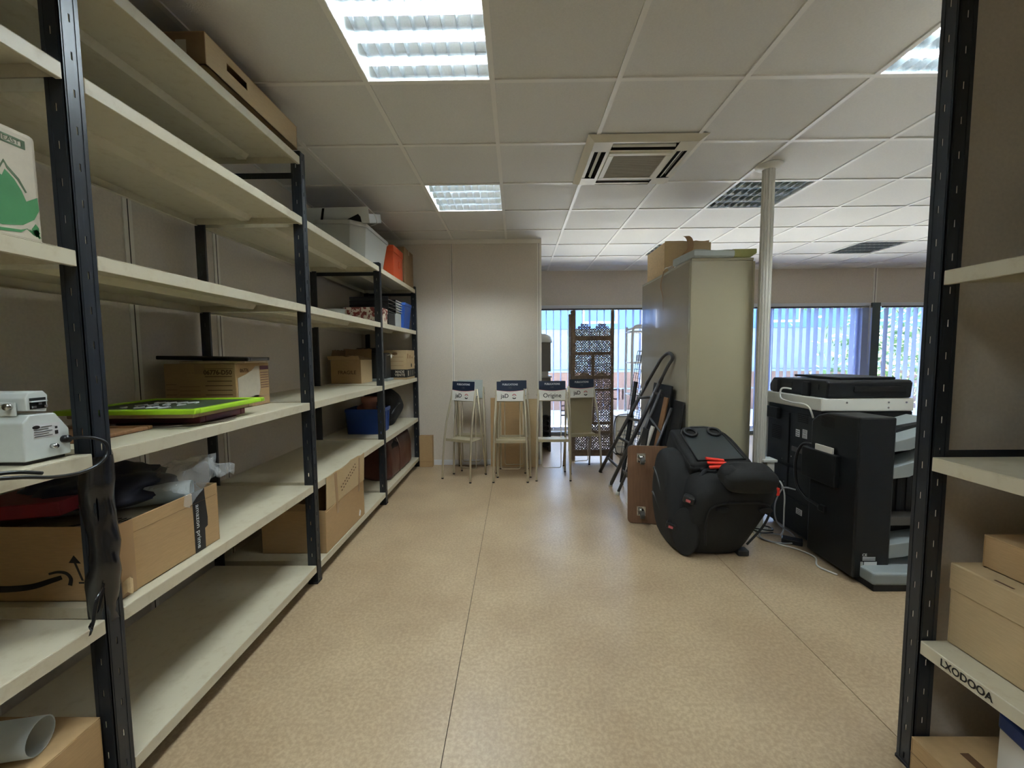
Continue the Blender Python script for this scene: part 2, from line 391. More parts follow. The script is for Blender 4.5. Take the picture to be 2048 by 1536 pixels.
# ------------------------------------------------------------------ louvred fluorescent lights
def blade_mesh():
    # cross blade spanning one row, parabolic lower edge
    w_ = .066; n = 8; top = [(-w_+2*w_*i/n, .044-.012*math.cos(PI*(i/n-.5))) for i in range(n+1)]; bot = [(w_-2*w_*i/n, .004+.0*i) for i in range(n+1)]
    mb = MB(); m = frame((0, 0, 0), (0, 1, 0), (0, 0, 1)); mb.prism(top+bot, m @ Matrix.Translation((0, 0, -.0008)), .0016); return finish(mb.mesh('louvre'))
BLADE = blade_mesh()
def ridge_mesh():
    # divider between rows: two parabolic mirrors meeting at the lower edge
    prof = []
    for i in range(7): t = i/6; prof.append((-.034*(1-t)**2-.0008, .043*(1-t)+.003))
    pr = prof+[(-y, z) for y, z in prof[::-1]]
    return finish(MB().prism(pr, frame((-.283, 0, 0), (0, 1, 0), (0, 0, 1)), .566).mesh('ridge'), smooth='auto')
RIDGE = ridge_mesh()
TUBE = finish(MB().cyl((-.275, 0, .05), (.275, 0, .05), .009, 10).mesh('tube'), True)
TUBE2 = TUBE.copy()
FRAMEM = finish(MB().box(-.299, .299, -.299, -.285, -.001, .012).box(-.299, .299, .285, .299, -.001, .012).box(-.299, -.285, -.285, .285, -.001, .012).box(.285, .299, -.285, .285, -.001, .012).mesh('lamp_frame'), bevel=.002, segs=1)
HOUSE = finish(MB().box(-.299, .299, -.299, .299, .088, .092).box(-.292, -.288, -.292, .292, .01, .09).box(.288, .292, -.292, .292, .01, .09).box(-.292, .292, -.292, -.288, .01, .09).box(-.292, .292, .288, .292, .01, .09).mesh('housing'))
LL = {(0, -1): 'lit square louvred ceiling light, large and nearest the camera', (0, 2): 'lit louvred ceiling light above the display stands',
      (4, 2): 'unlit louvred ceiling light behind the top of the white pole', (4, -1): 'ceiling light partly cut off by the right black rack post',
      (8, 5): 'small distant unlit ceiling light near the window wall', (4, 5): 'ceiling light half hidden behind the cardboard box on the cabinet',
      (0, -4): 'lit louvred ceiling light directly above the camera', (0, -7): 'lit louvred ceiling light at the back of the aisle'}
for (i, j), on in lights.items():
    x, y = cell(i, j); t = thing('ceiling_light', LL[(i, j)], 'light', (x, y, ZC), 0, 'louvred ceiling lights')
    link('housing', HOUSE, 'lamp_housing', t); link('lamp_frame', FRAMEM, 'tbar', t)
    for k in range(4):
        yy = -.2145+.143*k
        link('fluorescent_tube', TUBE if on else TUBE2, 'tube_on' if on else 'tube_off', t, (0, yy, 0))
        for q in range(9): link('louvre_blade', BLADE, 'aluminium', t, (-.236+.059*q, yy, 0))
    for k in range(5): link('reflector_ridge', RIDGE, 'aluminium', t, (0, -.286+.143*k, 0))
# ------------------------------------------------------------------ ceiling air conditioner
t = thing('air_conditioner', 'beige square cassette air conditioner set in the ceiling', 'air conditioner', (.796, 2.93, ZC))
mb = MB(); mw = MB(); s = .36; k_ = .045
for a in range(4):
    R = Matrix.Rotation(a*PI/2, 4, 'Z')
    add = lambda *v: mb.add([R @ Vector(p) for p in v], [tuple(range(len(v)))])
    add((-s, -s, 0), (s, -s, 0), (s-k_, -s+k_, -.026), (-s+k_, -s+k_, -.026))          # outer sloping edge
    add((-s+k_, -s+k_, -.026), (-.20, -s+k_, -.026), (-.20, -.20, -.030), (-s+k_, -.20, -.028))   # corner plate
    add((-.20, -s+k_, -.024), (.20, -s+k_, -.024), (.20, -.292, -.022), (-.20, -.292, -.022))     # lip outside the slot
    addw = lambda *v: mw.add([R @ Vector(p) for p in v], [tuple(range(len(v)))])
    addw((-.20, -.292, -.022), (.20, -.292, -.022), (.20, -.285, .03), (-.20, -.285, .03))
    add((-.20, -.222, -.030), (.20, -.222, -.030), (.20, -.20, -.030), (-.20, -.20, -.030))       # lip inside the slot
    addw((-.20, -.222, -.030), (.20, -.222, -.030), (.20, -.228, .03), (-.20, -.228, .03))
    for x in (-.20, .20): addw((x, -s+k_, -.026), (x, -.20, -.030), (x, -.20, .03), (x, -s+k_, .03))
part('panel_frame', mb, 'ac_plastic', t, fix=False); part('slot_lining', mw, 'void', t, fix=False)
for a in range(4):
    R = (0, 0, a*PI/2)
    part('air_slot', MB().box(-.20, .20, -.300, -.222, .010, .014), 'void', t, rot=R)
    part('air_flap', MB().prism([(-.266, -.016), (-.252, -.026), (-.249, -.023), (-.263, -.012)], frame((-.194, 0, 0), (0, 1, 0), (0, 0, 1)), .388), 'white_plastic', t, rot=R)
part('grille_frame', MB().box(-.20, .20, -.20, -.165, -.040, -.02).box(-.20, .20, .165, .20, -.040, -.02).box(-.20, -.165, -.165, .165, -.040, -.02).box(.165, .20, -.165, .165, -.040, -.02), 'ac_plastic', t, bevel=.004)
gm = part('grille_filter', MB().box(-.167, .167, -.167, .167, -.035, -.028), 'ac_filter', t)
for k in range(12): part('grille_bar', MB().box(-.166, .166, -.0015, .0015, -.0362, -.034), 'ac_filter', gm, loc=(0, -.154+.028*k, 0))
# ------------------------------------------------------------------ vertical blinds
SLAT = finish(MB().box(-.0008, .0008, -.05, .05, .10, WT-.02).mesh('slat'))
WGT = finish(MB().box(-.0012, .0012, -.05, .05, .085, .11).mesh('weight'))
def blind(name, label, x0, x1, ang, stacks=()):
    t = thing(name, label, 'blind', ((x0+x1)/2, YW-.055, 0), 0, 'vertical blinds at the window wall'); ox = (x0+x1)/2
    part('head_rail', MB().box(x0-ox, x1-ox, -.022, .022, WT-.018, WT+.006), 'grey_dark', t)
    n = int((x1-x0)/.113)
    for k in range(n):
        x = x0+.06+k*.113-ox; a = math.radians(ang+random.Random(k*7+int(x0*10)).uniform(-5, 5))
        link('slat', SLAT, 'slat', t, (x, 0, 0), (0, 0, a)); link('slat_weight', WGT, 'white_plastic', t, (x, 0, 0), (0, 0, a))
        if k % 2 == 0: part('carrier', MB().box(-.012, .012, -.01, .01, WT-.03, WT-.018), 'white_plastic', t, loc=(x, -.03, 0))
    for sx in stacks:
        for k in range(7):
            link('slat', SLAT, 'slat', t, (sx-ox+k*.021, random.Random(k).uniform(-.01, .01), 0), (0, 0, math.radians(62)))
    part('blind_cord', MB().tube([(x1-ox-.06, -.05, z) for z in (WT, 1.2)]+[(x1-ox-.05, -.05, 1.1), (x1-ox-.04, -.05, 1.2), (x1-ox-.045, -.05, WT)], .003, 5), 'white_plastic', t)
blind('vertical_blind', 'open vertical blind behind the carved folding screen', .30, 2.10, 2)
blind('vertical_blind', 'vertical blind in the window behind the tall cabinet', 2.12, 3.66, 2)
blind('vertical_blind', 'pale blue vertical blind behind the white pole and copier', 3.70, 5.50, -6, (3.80, 5.34))
blind('vertical_blind', 'vertical blind right of the dark window post', 5.68, 7.55, -14)
# ------------------------------------------------------------------ outside
struct(part('ground_outside', MB().box(-14, 26, YW+.17, 30, -1.0, -.35), 'ext_ground'))
t = thing('opposite_building', 'pale building with pink base facing the windows outside', 'building', (3, 12.2, -.35))
part('wall', MB().box(-14, 14, 0, .4, 1.15, 2.35), 'ext_white', t)
part('base_wall', MB().box(-14, 14, -.05, .4, 0, 1.10), 'ext_brick', t)
part('ledge', MB().box(-14, 14, -.09, .4, 1.10, 1.16), 'ext_white', t)
part('ledge', MB().box(-14, 14, -.07, .4, .60, .64), 'ext_white', t)
part('upper_band', MB().box(-14, 14, -.12, .4, 2.35, 3.2), 'ext_blue', t)
part('roof_slab', MB().box(-14, 14, -.5, 6, 3.2, 3.4), 'ext_white', t)
for k in range(9):
    wn = part('window', MB().box(-.5, .5, -.13, -.10, 2.5, 3.05), 'frame_white', t, loc=(-11+2.6*k, 0, 0)); part('pane', MB().box(-.44, .44, -.145, -.125, 2.56, 2.99), 'ext_blue', wn)
rnd = random.Random(5)
t = thing('garden_tree', 'bright leafy tree outside beyond the right window post', 'tree', (8.4, 9.6, -.35))
part('trunk', MB().tube([(0, 0, 0), (.05, 0, .8), (0, .1, 1.6)], [.09, .07, .04]), 'wood', t)
mb = MB()
for k in range(900):
    c = Vector((rnd.gauss(0, .6), rnd.gauss(0, .45), 1.6+rnd.gauss(0, .55))); a = Vector((rnd.uniform(-1, 1), rnd.uniform(-1, 1), rnd.uniform(-1, 1))).normalized()*.09; b = a.orthogonal().normalized()*.05
    mb.add([c-a, c+b, c+a, c-b], [(0, 1, 2, 3)])
fo = part('foliage', mb, 'foliage', t, fix=False); fo['kind'] = 'stuff'
# ------------------------------------------------------------------ shelving racks
def flange(w_, h, slot_w=.0045, slot_h=.02, pitch=.092, off=.0):
    """slotted steel flange in the local x-z plane, x 0..w, z 0..h; real holes"""
    mb = MB(); th = .0022; xa = w_*.5-slot_w/2; xb = w_*.5+slot_w/2
    mb.box(0, xa, 0, th, 0, h); mb.box(xb, w_, 0, th, 0, h)
    z = 0.; k = 0
    while True:
        a = .02+off+pitch*k; b = a+slot_h
        if a >= h: mb.box(xa, xb, 0, th, z, h); break
        mb.box(xa, xb, 0, th, z, a); z = min(b, h); k += 1
        if z >= h: break
    return mb
def post_mesh(h):
    mb = MB(); f = flange(.05, h)
    mb.add([(-.0022+y*0+ -0.0, x, z) if False else (-y, x, z) for x, y, z in f.v], f.f)           # flange along y at x = 0
    g = flange(.05, h, off=.046)
    mb.add([(-x, y, z) for x, y, z in g.v], g.f)                                            # flange along -x at y = 0
    mb.box(-.012, -.0022, .046, .048, 0, h); mb.box(-.05, -.048, .0022, .012, 0, h)         # folded lips
    mb.box(0, .0014, .006, .012, 0, h); mb.box(0, .0014, .038, .044, 0, h)                  # pressed ribs
    mb.box(-.012, -.006, -.0014, 0, 0, h); mb.box(-.044, -.038, -.0014, 0, 0, h)
    return finish(mb.mesh('post'))
P1, P2 = post_mesh(2.36), post_mesh(2.055)
FOOT = finish(MB().box(-.053, .003, -.003, .053, -.0, .012).mesh('foot'), bevel=.002, segs=1)
MIR = {}
def mirrored(me):
    if me.name not in MIR:
        m = me.copy(); m.transform(Matrix.Diagonal((-1, 1, 1, 1))); m.flip_normals(); MIR[me.name] = m
    return MIR[me.name]
def shelf_mesh(L, D):
    """pressed steel tray shelf; x from 0 (front lip) to -D, y 0..L, top at z = 0"""
    mb = MB().box(-D, 0, 0, L, -.002, 0).box(-.002, 0, 0, L, -.04, -.002).box(-D, -D+.002, 0, L, -.04, -.002)
    mb.box(-.016, -.002, 0, L, -.04, -.038).box(-D+.002, -D+.016, 0, L, -.04, -.038)
    mb.box(-D+.002, -.002, 0, .002, -.035, -.002).box(-D+.002, -.002, L-.002, L, -.035, -.002)
    return mb
def stiff_mesh(L, D):
    c = -D*.5; prof = [(-.04, 0), (-.022, -.024), (.022, -.024), (.04, 0)]
    return MB().prism([(c+a, b-.002) for a, b in prof], frame((0, L-.03, 0), (1, 0, 0), (0, 0, 1)), L-.06)
def rack(name, label, x, D, posts, hs, bays, flip=False):
    t = thing(name, label, 'shelving', (x, 0, 0)); sg = -1 if flip else 1
    for y, h in zip(posts, hs):
        me = P1 if h > 2.1 else P2
        for back in (0, 1):
            if not flip:
                o = link('upright_post', me if not back else mirrored(me), 'post_black', t, (0 if not back else -D-.004, y, 0))
                link('post_foot', FOOT if not back else mirrored(FOOT), 'rubber', o)
            else:
                o = link('upright_post', mirrored(me) if not back else me, 'post_black', t, (0 if not back else D+.004, y, 0))
                link('post_foot', mirrored(FOOT) if not back else FOOT, 'rubber', o)
    cache = {}
    for y0, y1, zs in bays:
        k = round(y1-y0, 3)
        if k not in cache:
            a = finish(shelf_mesh(k, D).mesh('shelf'), bevel=.0016, segs=1); b = finish(stiff_mesh(k, D).mesh('stiffener'))
            cache[k] = (a, b) if not flip else (mirrored(a), mirrored(b))
        for z in zs:
            s_ = link('shelf', cache[k][0], 'cream', t, (0, y0, z)); link('stiffener', cache[k][1], 'cream', s_)
    return t
XF, DP = -1.13, .575
PY = [-.14, 1.087, 2.262, 3.507, 4.742]
ZS = [.11, .57, 1.03, 1.56, 2.02]
bays = []
for i in range(4): bays.append((PY[i]+.052, PY[i+1]-.003, ZS+([2.33] if i < 2 else [])))
LR = rack('shelving_rack', 'long black post rack with cream shelves along left wall', XF, DP, PY, [2.36, 2.36, 2.36, 2.055, 2.055], bays)
bm_ = MB()
for y, z in ((2.315, 2.27), (3.56, 1.985), (4.79, 1.985)):
    part('end_brace', MB().box(-DP, -.004, y-.003, y, z-.03, z), 'post_black', LR)
XR = 1.20
RR = rack('shelving_rack', 'black post rack with cream shelves at right edge of photo', XR, .55, [-.14, 1.205], [2.36, 2.36], [(-.088, 1.201, [.425, .98, 1.51])], flip=True)
part('end_brace', MB().box(.005, .54, 1.236, 1.240, .968, .992), 'post_black', RR)
RRF = FMX(-.0015, .99, .405)
text('shelf_lettering', 'LXODOOA', .030, FMX(-.0005, 1.075, .405), 'ink_black', RR, sx=.86, bold=.0006)
# ------------------------------------------------------------------ cardboard box builder
def carton(name, label, x0, x1, y0, y1, z0, z1, mat='cardboard', rz=0., open_=False, seam='y', group=None, cat='box', tape=True):
    """closed or open carton: walls with thickness, top flaps meeting at a seam, tape strip"""
    cx, cy = (x0+x1)/2, (y0+y1)/2; a, b, h = (x1-x0)/2, (y1-y0)/2, z1-z0; th = .004
    t = thing(name, label, cat, (cx, cy, z0), rz, group)
    mb = MB().box(-a, a, -b, -b+th, 0, h-.004).box(-a, a, b-th, b, 0, h-.004).box(-a, -a+th, -b+th, b-th, 0, h-.004).box(a-th, a, -b+th, b-th, 0, h-.004).box(-a, a, -b, b, 0, th)
    part('carton_body', mb, mat, t, bevel=.0012, segs=1)
    if not open_:
        if seam == 'y':
            part('top_flap', MB().box(-a, -.0012, -b, b, h-.004, h), mat, t, bevel=.001, segs=1); part('top_flap', MB().box(.0012, a, -b, b, h-.004, h), mat, t, bevel=.001, segs=1)
            if tape: part('tape', MB().box(-.025, .025, -b-.0006, b+.0006, h, h+.0006).box(-.025, .025, -b-.0008, -b-.0002, h-.05, h+.0006).box(-.025, .025, b+.0002, b+.0008, h-.05, h+.0006), 'tape_brown', t)
        else:
            part('top_flap', MB().box(-a, a, -b, -.0012, h-.004, h), mat, t, bevel=.001, segs=1); part('top_flap', MB().box(-a, a, .0012, b, h-.004, h), mat, t, bevel=.001, segs=1)
            if tape: part('tape', MB().box(-a-.0006, a+.0006, -.025, .025, h, h+.0006).box(a+.0002, a+.0008, -.025, .025, h-.05, h+.0006).box(-a-.0008, -a-.0002, -.025, .025, h-.05, h+.0006), 'tape_brown', t)
    t['half'] = (a, b, h)
    return t
def flap(name, p0, p1, vec, mat, parent, th=.004, wob=0., seed=0):
    """a flap hinged along p0-p1 leaning along vec, free edge slightly uneven"""
    p0, p1, vec = Vector(p0), Vector(p1), Vector(vec); n = (p1-p0).cross(vec).normalized()*th; r = random.Random(seed); N = 10
    lo = [p0.lerp(p1, i/N) for i in range(N+1)]; hi = [p+vec*(1+r.uniform(-wob, wob)) for p in lo]
    vs = lo+hi+[p+n for p in lo]+[p+n for p in hi]; K = N+1; fs = []
    for i in range(N):
        fs += [(i, i+1, K+i+1, K+i), (2*K+i, 3*K+i, 3*K+i+1, 2*K+i+1), (i, 2*K+i, 2*K+i+1, i+1), (K+i, K+i+1, 3*K+i+1, 3*K+i)]
    fs += [(0, K, 3*K, 2*K), (N, 2*K+N, 3*K+N, K+N)]
    return part(name, MB().add(vs, fs), mat, parent)
# ------------------------------------------------------------------ left rack, nearest bay
t = thing('printed_carton', 'pale paper carton with a green leaf print on the left rack', 'box', (-1.36, .79, 1.5605))
part('carton_body', MB().box(-.19, .19, -.27, .26, 0, .262), 'paper_grey', t, bevel=.012, segs=3)
F = FPX(.19, 0, 0)
leaf = [(.06, .065), (.09, .045), (.13, .032), (.175, .03), (.215, .04), (.24, .06), (.252, .085), (.250, .115), (.246, .112), (.236, .105), (.226, .098), (.218, .12), (.205, .142), (.188, .158), (.182, .142), (.172, .145), (.172, .135), (.15, .142), (.12, .15), (.06, .15)]
decal('leaf_print', leaf, F, 'leaf_green', t)
decal('leaf_print', [(.06, .045), (.12, .02), (.17, .016), (.21, .022), (.225, .035), (.21, .028), (.17, .023), (.12, .028), (.06, .056)], F, 'leaf_green', t)
for k in range(3): decal('stem_print', [(.222+.006*k, .034-.0*k), (.236+.006*k, .022-.003*k), (.252-.002*k, .018+.012*k), (.246-.002*k, .026+.012*k), (.232, .03+.002*k)], F, 'leaf_green', t)
decal('outline_print', [(.06, .160), (.12, .158), (.168, .146), (.176, .15), (.186, .172), (.189, .172), (.192, .162), (.212, .142), (.226, .118), (.229, .12), (.215, .147), (.194, .168), (.187, .18), (.176, .156), (.168, .152), (.12, .163), (.06, .166)], F, 'leaf_dark', t)
decal('stamp_border', rect(.183, .233, .220, .224), F, 'leaf_dark', t); decal('stamp_border', rect(.183, .233, .236, .24), F, 'leaf_dark', t)
decal('stamp_border', rect(.183, .186, .224, .236), F, 'leaf_dark', t); decal('stamp_border', rect(.225, .233, .224, .236), F, 'leaf_dark', t)
text('stamp_lettering', 'EAST', .015, FPX(.19, .205, .230), 'leaf_dark', t)
decal('outline_print', [(.10, .24), (.13, .252), (.148, .245), (.142, .238), (.15, .232), (.146, .226), (.13, .235)], F, 'leaf_dark', t)
# heat sealer, its long side running into the shelf
t = thing('heat_sealer', 'small white heat sealing machine with black cord', 'appliance', (-1.16, 1.0, 1.031))
prof = [(-.042, .008), (.061, .008), (.062, .014), (.060, .074), (.031, .117), (-.023, .119), (-.040, .10)]
part('body', MB().prism(prof, frame((-.32, 0, 0), (0, 1, 0), (0, 0, 1)), .32), 'machine_white', t, bevel=.003)
part('base_plate', MB().box(-.31, -.012, -.036, .056, 0, .008), 'black_plastic', t)
arm = part('sealing_arm', MB().prism([(-.024, .128), (.018, .122), (.023, .163), (.014, .174), (-.018, .171), (-.026, .158)], frame((-.30, 0, 0), (0, 1, 0), (0, 0, 1)), .294), 'machine_white', t, bevel=.002)
part('arm_hollow', MB().box(-.0055, -.005, -.018, .017, .131, .158), 'void', arm)
for k in range(3): part('terminal', MB().box(-.005, .001, -.016+.012*k, -.009+.012*k, .134+.007*(k % 2), .139+.007*(k % 2)), 'steel', arm)
part('arm_spine', MB().box(-.005, 0, -.018, .017, .148, .151), 'machine_white', arm)
part('hinge_bracket', MB().box(-.065, -.024, -.032, -.028, .117, .150), 'machine_white', t, bevel=.002)
part('hinge_bolt', MB().cyl((-.036, -.028, .14), (-.036, -.042, .14), .008, 12), 'steel', t, True)
part('hinge_bolt', MB().cyl((-.056, -.028, .143), (-.056, -.036, .143), .004, 10), 'steel', t, True)
part('earth_screw', MB().cyl((0, .018, .035), (.012, .018, .035), .006, 12), 'steel', t, True)
lb = decal('rating_label', rect(-.022, .036, .060, .094), FPX(0, 0, 0) @ Matrix.Rotation(-.03, 4, 'Z'), 'label_white', t)
decal('label_print', [(-.018+.008*math.cos(a)+.004, .087+.0045*math.sin(a)) for a in [i*PI/6 for i in range(12)]], FPX(.0008, 0, 0), 'ink_black', lb)
for k in range(5): decal('label_print', rect(-.019+(.016 if k == 0 else 0), .020-(k % 2)*.008, .085-.0055*k, .0868-.0055*k), FPX(.0008, 0, 0), 'grey_dark', lb)
decal('label_print', rect(.026, .033, .064, .073), FPX(.0008, 0, 0), 'ink_black', lb); decal('label_print', rect(.027, .032, .078, .083), FPX(.0008, 0, 0), 'ink_black', lb)
part('cord_grip', MB().cyl((-.002, .046, .047), (.012, .047, .047), .010, 12), 'black_rubber', t, True)
cord = catmull([(.01, .047, .047), (.045, .062, .048), (.066, .085, .03), (.072, .082, -.002), (.072, .055, -.024), (.070, .01, -.032), (.068, -.045, -.026), (.06, -.10, -.01), (.045, -.18, .006)], 6)
part('power_cord', MB().tube(cord, .0042, 8), 'black_rubber', t, True)
part('power_cord', MB().tube(catmull([(.06, -.06, -.012), (.052, -.11, .004), (.035, -.18, .012)], 5), .0042, 8), 'black_rubber', t, True)
# black film torn and wrapped round the first post
rr = random.Random(3)
def wrapf(u, v):
    z = 1.02-.47*u; a = -2.6+4.9*v
    r = .037*(1-.12*u)+.006*noise.noise(Vector((v*5, u*9, 1)))+.008*math.sin(u*9+v*4)*u
    return Vector((-1.152+r*math.cos(a), 1.112+r*math.sin(a)*.95, z+.03*noise.noise(Vector((v*3, u*3, 7)))))
o = part('plastic_film', MB().grid(wrapf, 26, 18), 'film_black', None, True, fix=False)
tag(o, 'crumpled dark plastic film taped round the nearest left post', 'plastic film')
def tailf(u, v): return Vector((-1.118+.006*math.sin(v*6)+.012*u, 1.07-.05*u+.02*(v-.5)*(1-u*.6), .66-.08*u+.012*math.sin(u*5+v*3)))
part('film_tail', MB().grid(tailf, 8, 5), 'film_black', o, True, fix=False)
# big shipping carton with its contents (starts behind the first post)
t = carton('shipping_carton', 'large open cardboard box with black printed tape, behind nearest post', -1.66, -1.17, 1.165, 1.585, .571, .80, open_=True)
a, b, h = t['half']
F = FPX(a, 0, 0)
tp = [(.085, 0), (.135, 0), (.136, .075), (.15, .08), (.152, .11), (.148, .15), (.143, .2), (.142, .226), (.083, .226), (.085, .12)]
tp_o = decal('printed_tape', tp, F, 'ink_black', t)
text('tape_lettering', 'amazon prime', .026, FPX(a+.0008, .104, .095) @ Matrix.Rotation(PI/2, 4, 'Z') @ Matrix.Rotation(PI, 4, 'Z'), 'label_white', tp_o, sx=1.1)
decal('paper_tape', rect(-.205, -.15, 0, .226), F, 'tape_brown', t)
decal('crease', rect(-.15, .2, .182, .1835), F, 'cardboard_dark', t)
part('torn_corner', MB().grid(lambda u, v: (a+.004+.012*math.sin(u*3), -b+.012+.03*u, .012+.045*v+.006*math.sin(u*8+v*5)), 5, 5), 'cardboard_torn', t, fix=False)
F = FMY(-.043, -b, 0)
def curveband(pts, w0, w1):
    P = catmull([(x, y, 0) for x, y in pts], 8); n = len(P); L_, R_ = [], []
    for i, p in enumerate(P):
        d = (P[min(i+1, n-1)]-P[max(i-1, 0)]).normalized(); q = Vector((-d.y, d.x, 0)); w_ = w0+(w1-w0)*i/(n-1)
        L_.append(p+q*w_); R_.append(p-q*w_)
    return [(p.x, p.y) for p in L_+R_[::-1]]
decal('arrow_print', curveband([(-.15, .045), (-.06, .038), (.03, .045), (.10, .066), (.125, .074)], .011, .006), F, 'ink_black', t)
decal('arrow_print', curveband([(.088, .084), (.115, .09), (.14, .086), (.152, .07), (.148, .05)], .003, .006), F, 'ink_black', t)
for dx in (0, .052):
    decal('up_arrow_print', [(.150+dx, .118), (.185+dx, .116), (.166+dx, .14)], F, 'ink_black', t); decal('up_arrow_print', [(.165+dx, .118), (.171+dx, .118), (.190+dx, .064), (.184+dx, .064)], F, 'ink_black', t)
decal('up_arrow_print', rect(.175, .24, .055, .060), F, 'ink_black', t)
# contents
o = part('red_folder', MB().box(-.23, .07, -.03, .17, -.022, .022), 'red_dark', None, bevel=.004, loc=(-1.45, 1.235, .828), rot=(0, -.05, .12)); tag(o, 'dark red flat case lying across the big open carton', 'case')
o = part('paper_pile', MB().box(-.2, .17, -.16, .15, 0, .01).box(-.19, .17, -.15, .16, .012, .02), 'paper_grey', None, loc=(-1.40, 1.38, .735), rot=(.03, .0, .05), bevel=.002); tag(o, 'grey sheets of drawn paper inside the big open carton', 'paper')
for k in range(6): part('drawn_line', MB().tube(catmull([(-.05+.03*k, -.12+.01*k, .021), (.0+.02*k, -.09, .021), (.03+.02*k, -.1+.02*(k % 3), .021), (.06+.015*k, -.05, .021)], 4), .0015, 4), 'ink_black', o)
o = part('paper_roll', MB().lathe([(.034, -.19), (.036, -.19), (.036, .19), (.033, .19), (.033, -.185)], n=28), 'roll_translucent', None, True, loc=(-1.36, 1.40, .80), rot=(PI/2, 0, math.radians(117)), fix=False); tag(o, 'white rolled plastic sheet sticking out of the big carton', 'roll')
part('inner_roll', MB().lathe([(.026, -.19), (.0275, -.19), (.0275, .186), (.026, .186)], n=24), 'paper_roll', o, True, fix=False)
def lump(sx, sy, sz, seed, amp=.25, freq=4., n=3, flat=True):
    bm = bmesh.new(); bmesh.ops.create_icosphere(bm, subdivisions=n+1, radius=1)
    for v in bm.verts:
        d = 1+amp*noise.noise(v.co*freq*.35+Vector((seed, 0, 0)))+amp*.45*noise.noise(v.co*freq+Vector((seed, 3, 0)))
        c = v.co*d; v.co = Vector((c.x*sx, c.y*sy, max(c.z, -.75 if flat else -2)*sz+(.75*sz if flat else 0)))
    me = bpy.data.meshes.new('lump'); bm.to_mesh(me); bm.free(); me.polygons.foreach_set('use_smooth', [True]*len(me.polygons)); return me
o = link('plastic_bag', lump(.20, .17, .07, 4, .3, 5), 'navy', None, (-1.47, 1.43, .775)); tag(o, 'crumpled navy plastic bag at the back of big carton', 'bag')
def bagf(u, v):
    n1 = noise.noise(Vector((u*5, v*4, 2))); n2 = noise.noise(Vector((u*11, v*9, 6)))
    return Vector((-1.33+.20*v+.03*n1+.02*n2, 1.40+.22*u+.025*n2, .80+.075*math.sin(u*2.6)+.06*v*(1-v)*2+.03*n1+.018*n2-.06*max(0, v-.8)*3))
o = part('clear_bag', MB().grid(bagf, 26, 22), 'film', None, True, fix=False); tag(o, 'crinkled clear plastic bag spilling over the big carton', 'bag')
# lowest shelf of the nearest bay
o = carton('small_carton', 'cardboard box with navy print on the lowest shelf, bottom left', -1.50, -1.15, .88, 1.07, .111, .30)
a, b, h = o['half']; decal('navy_print', [(-.09, .03), (-.02, .02), (.0, .12), (-.04, .17), (-.08, .14)], FPX(a, 0, 0), 'navy', o); text('print_lettering', 'logo'[:0] or 'e', .05, FPX(a+.0008, -.045, .09), 'foam_green', o)
o = link('cloth_bag', lump(.20, .20, .085, 9, .2, 3), 'pad_grey', None, (-1.42, .66, .111)); tag(o, 'grey cloth bag on lowest shelf at bottom left', 'bag')
o = part('paper_roll', MB().lathe([(.04, -.18), (.043, -.18), (.043, .18), (.04, .18)], n=24), 'roll_translucent', None, True, loc=(-1.37, .93, .345), rot=(0, PI/2, .2), fix=False); tag(o, 'translucent roll lying on box at bottom left', 'roll')
# ------------------------------------------------------------------ left rack, second bay, top shelf
o = part('shadow_gap_block', MB().box(-.16, .17, -.32, .29, 0, .05), 'black_plastic', None, bevel=.005, loc=(-1.36, 1.94, 2.331)); tag(o, 'black block standing in for the shadow gap under long cardboard tray', 'case')  # added black block: darkens the shaded gap and props up the tray
t = thing('cardboard_tray', 'long cardboard box with hand hole on top shelf near ceiling', 'box', (-1.36, 1.97, 2.382))
part('carton_body', MB().box(-.2, .2, -.33, -.326, 0, .115).box(-.2, .2, .326, .33, 0, .115).box(-.2, -.196, -.326, .326, 0, .115).box(-.2, .2, -.33, .33, 0, .004), 'cardboard_dark', t)
part('side_panel', MB().box(.196, .2, -.326, -.21, 0, .115).box(.196, .2, -.08, .326, 0, .115).box(.196, .2, -.21, -.08, 0, .055).box(.196, .2, -.21, -.08, .085, .115), 'cardboard_pale', t)
part('top_flap', MB().box(-.2, .2, -.33, -.001, .115, .119).box(-.2, .2, .001, .33, .115, .119), 'cardboard', t)
decal('side_label', rect(.09, .13, .03, .09), FMY(0, -.33, 0), 'paper_grey', t); decal('side_label', rect(-.12, -.06, .05, .1), FMY(0, -.33, 0), 'tape_brown', t)
# ------------------------------------------------------------------ left rack, second bay, middle shelf
ZM = 1.031
t = carton('printed_box', 'cardboard box with printed panels carrying black picture frame', -1.69, -1.345, 1.985, 2.255, ZM, 1.252, rz=0)
a, b, h = t['half']; F = FMY(0, -b, 0)
decal('print_border', rect(.02, .16, .195, .197), F, 'ink_brown', t)
text('box_lettering', '06776-D50', .030, FMY(.088, -b, .178), 'ink_brown', t, bold=.001)
for k in range(6): decal('print_line', rect(.025+(k % 2)*.01, .155, .157-.022*k, .161-.022*k), F, 'ink_brown', t)
for k in range(4): decal('print_line', rect(-.10, .0, .11-.02*k, .113-.02*k), F, 'print_faded', t)
for k in range(4): decal('print_line', rect(-.165, -.115, .12-.025*k, .124-.025*k), F, 'print_faded', t)
text('box_lettering', 'Xerox'[:0] or 'Canon'[:0] or '- - -', .03, FMY(-.05, -b, .18), 'print_faded', t)
F = FPX(a, 0, 0)
decal('torn_label', [(-.12, .03), (.04, .05), (.055, .09), (.05, .205), (.02, .205), (-.01, .185), (-.06, .165), (-.12, .15)], F, 'paper_grey', t)
text('box_lettering', '06776', .026, FPX(a+.0008, -.07, .185), 'ink_brown', t)
decal('print_block', rect(.058, .13, .185, .205), F, 'wine', t)
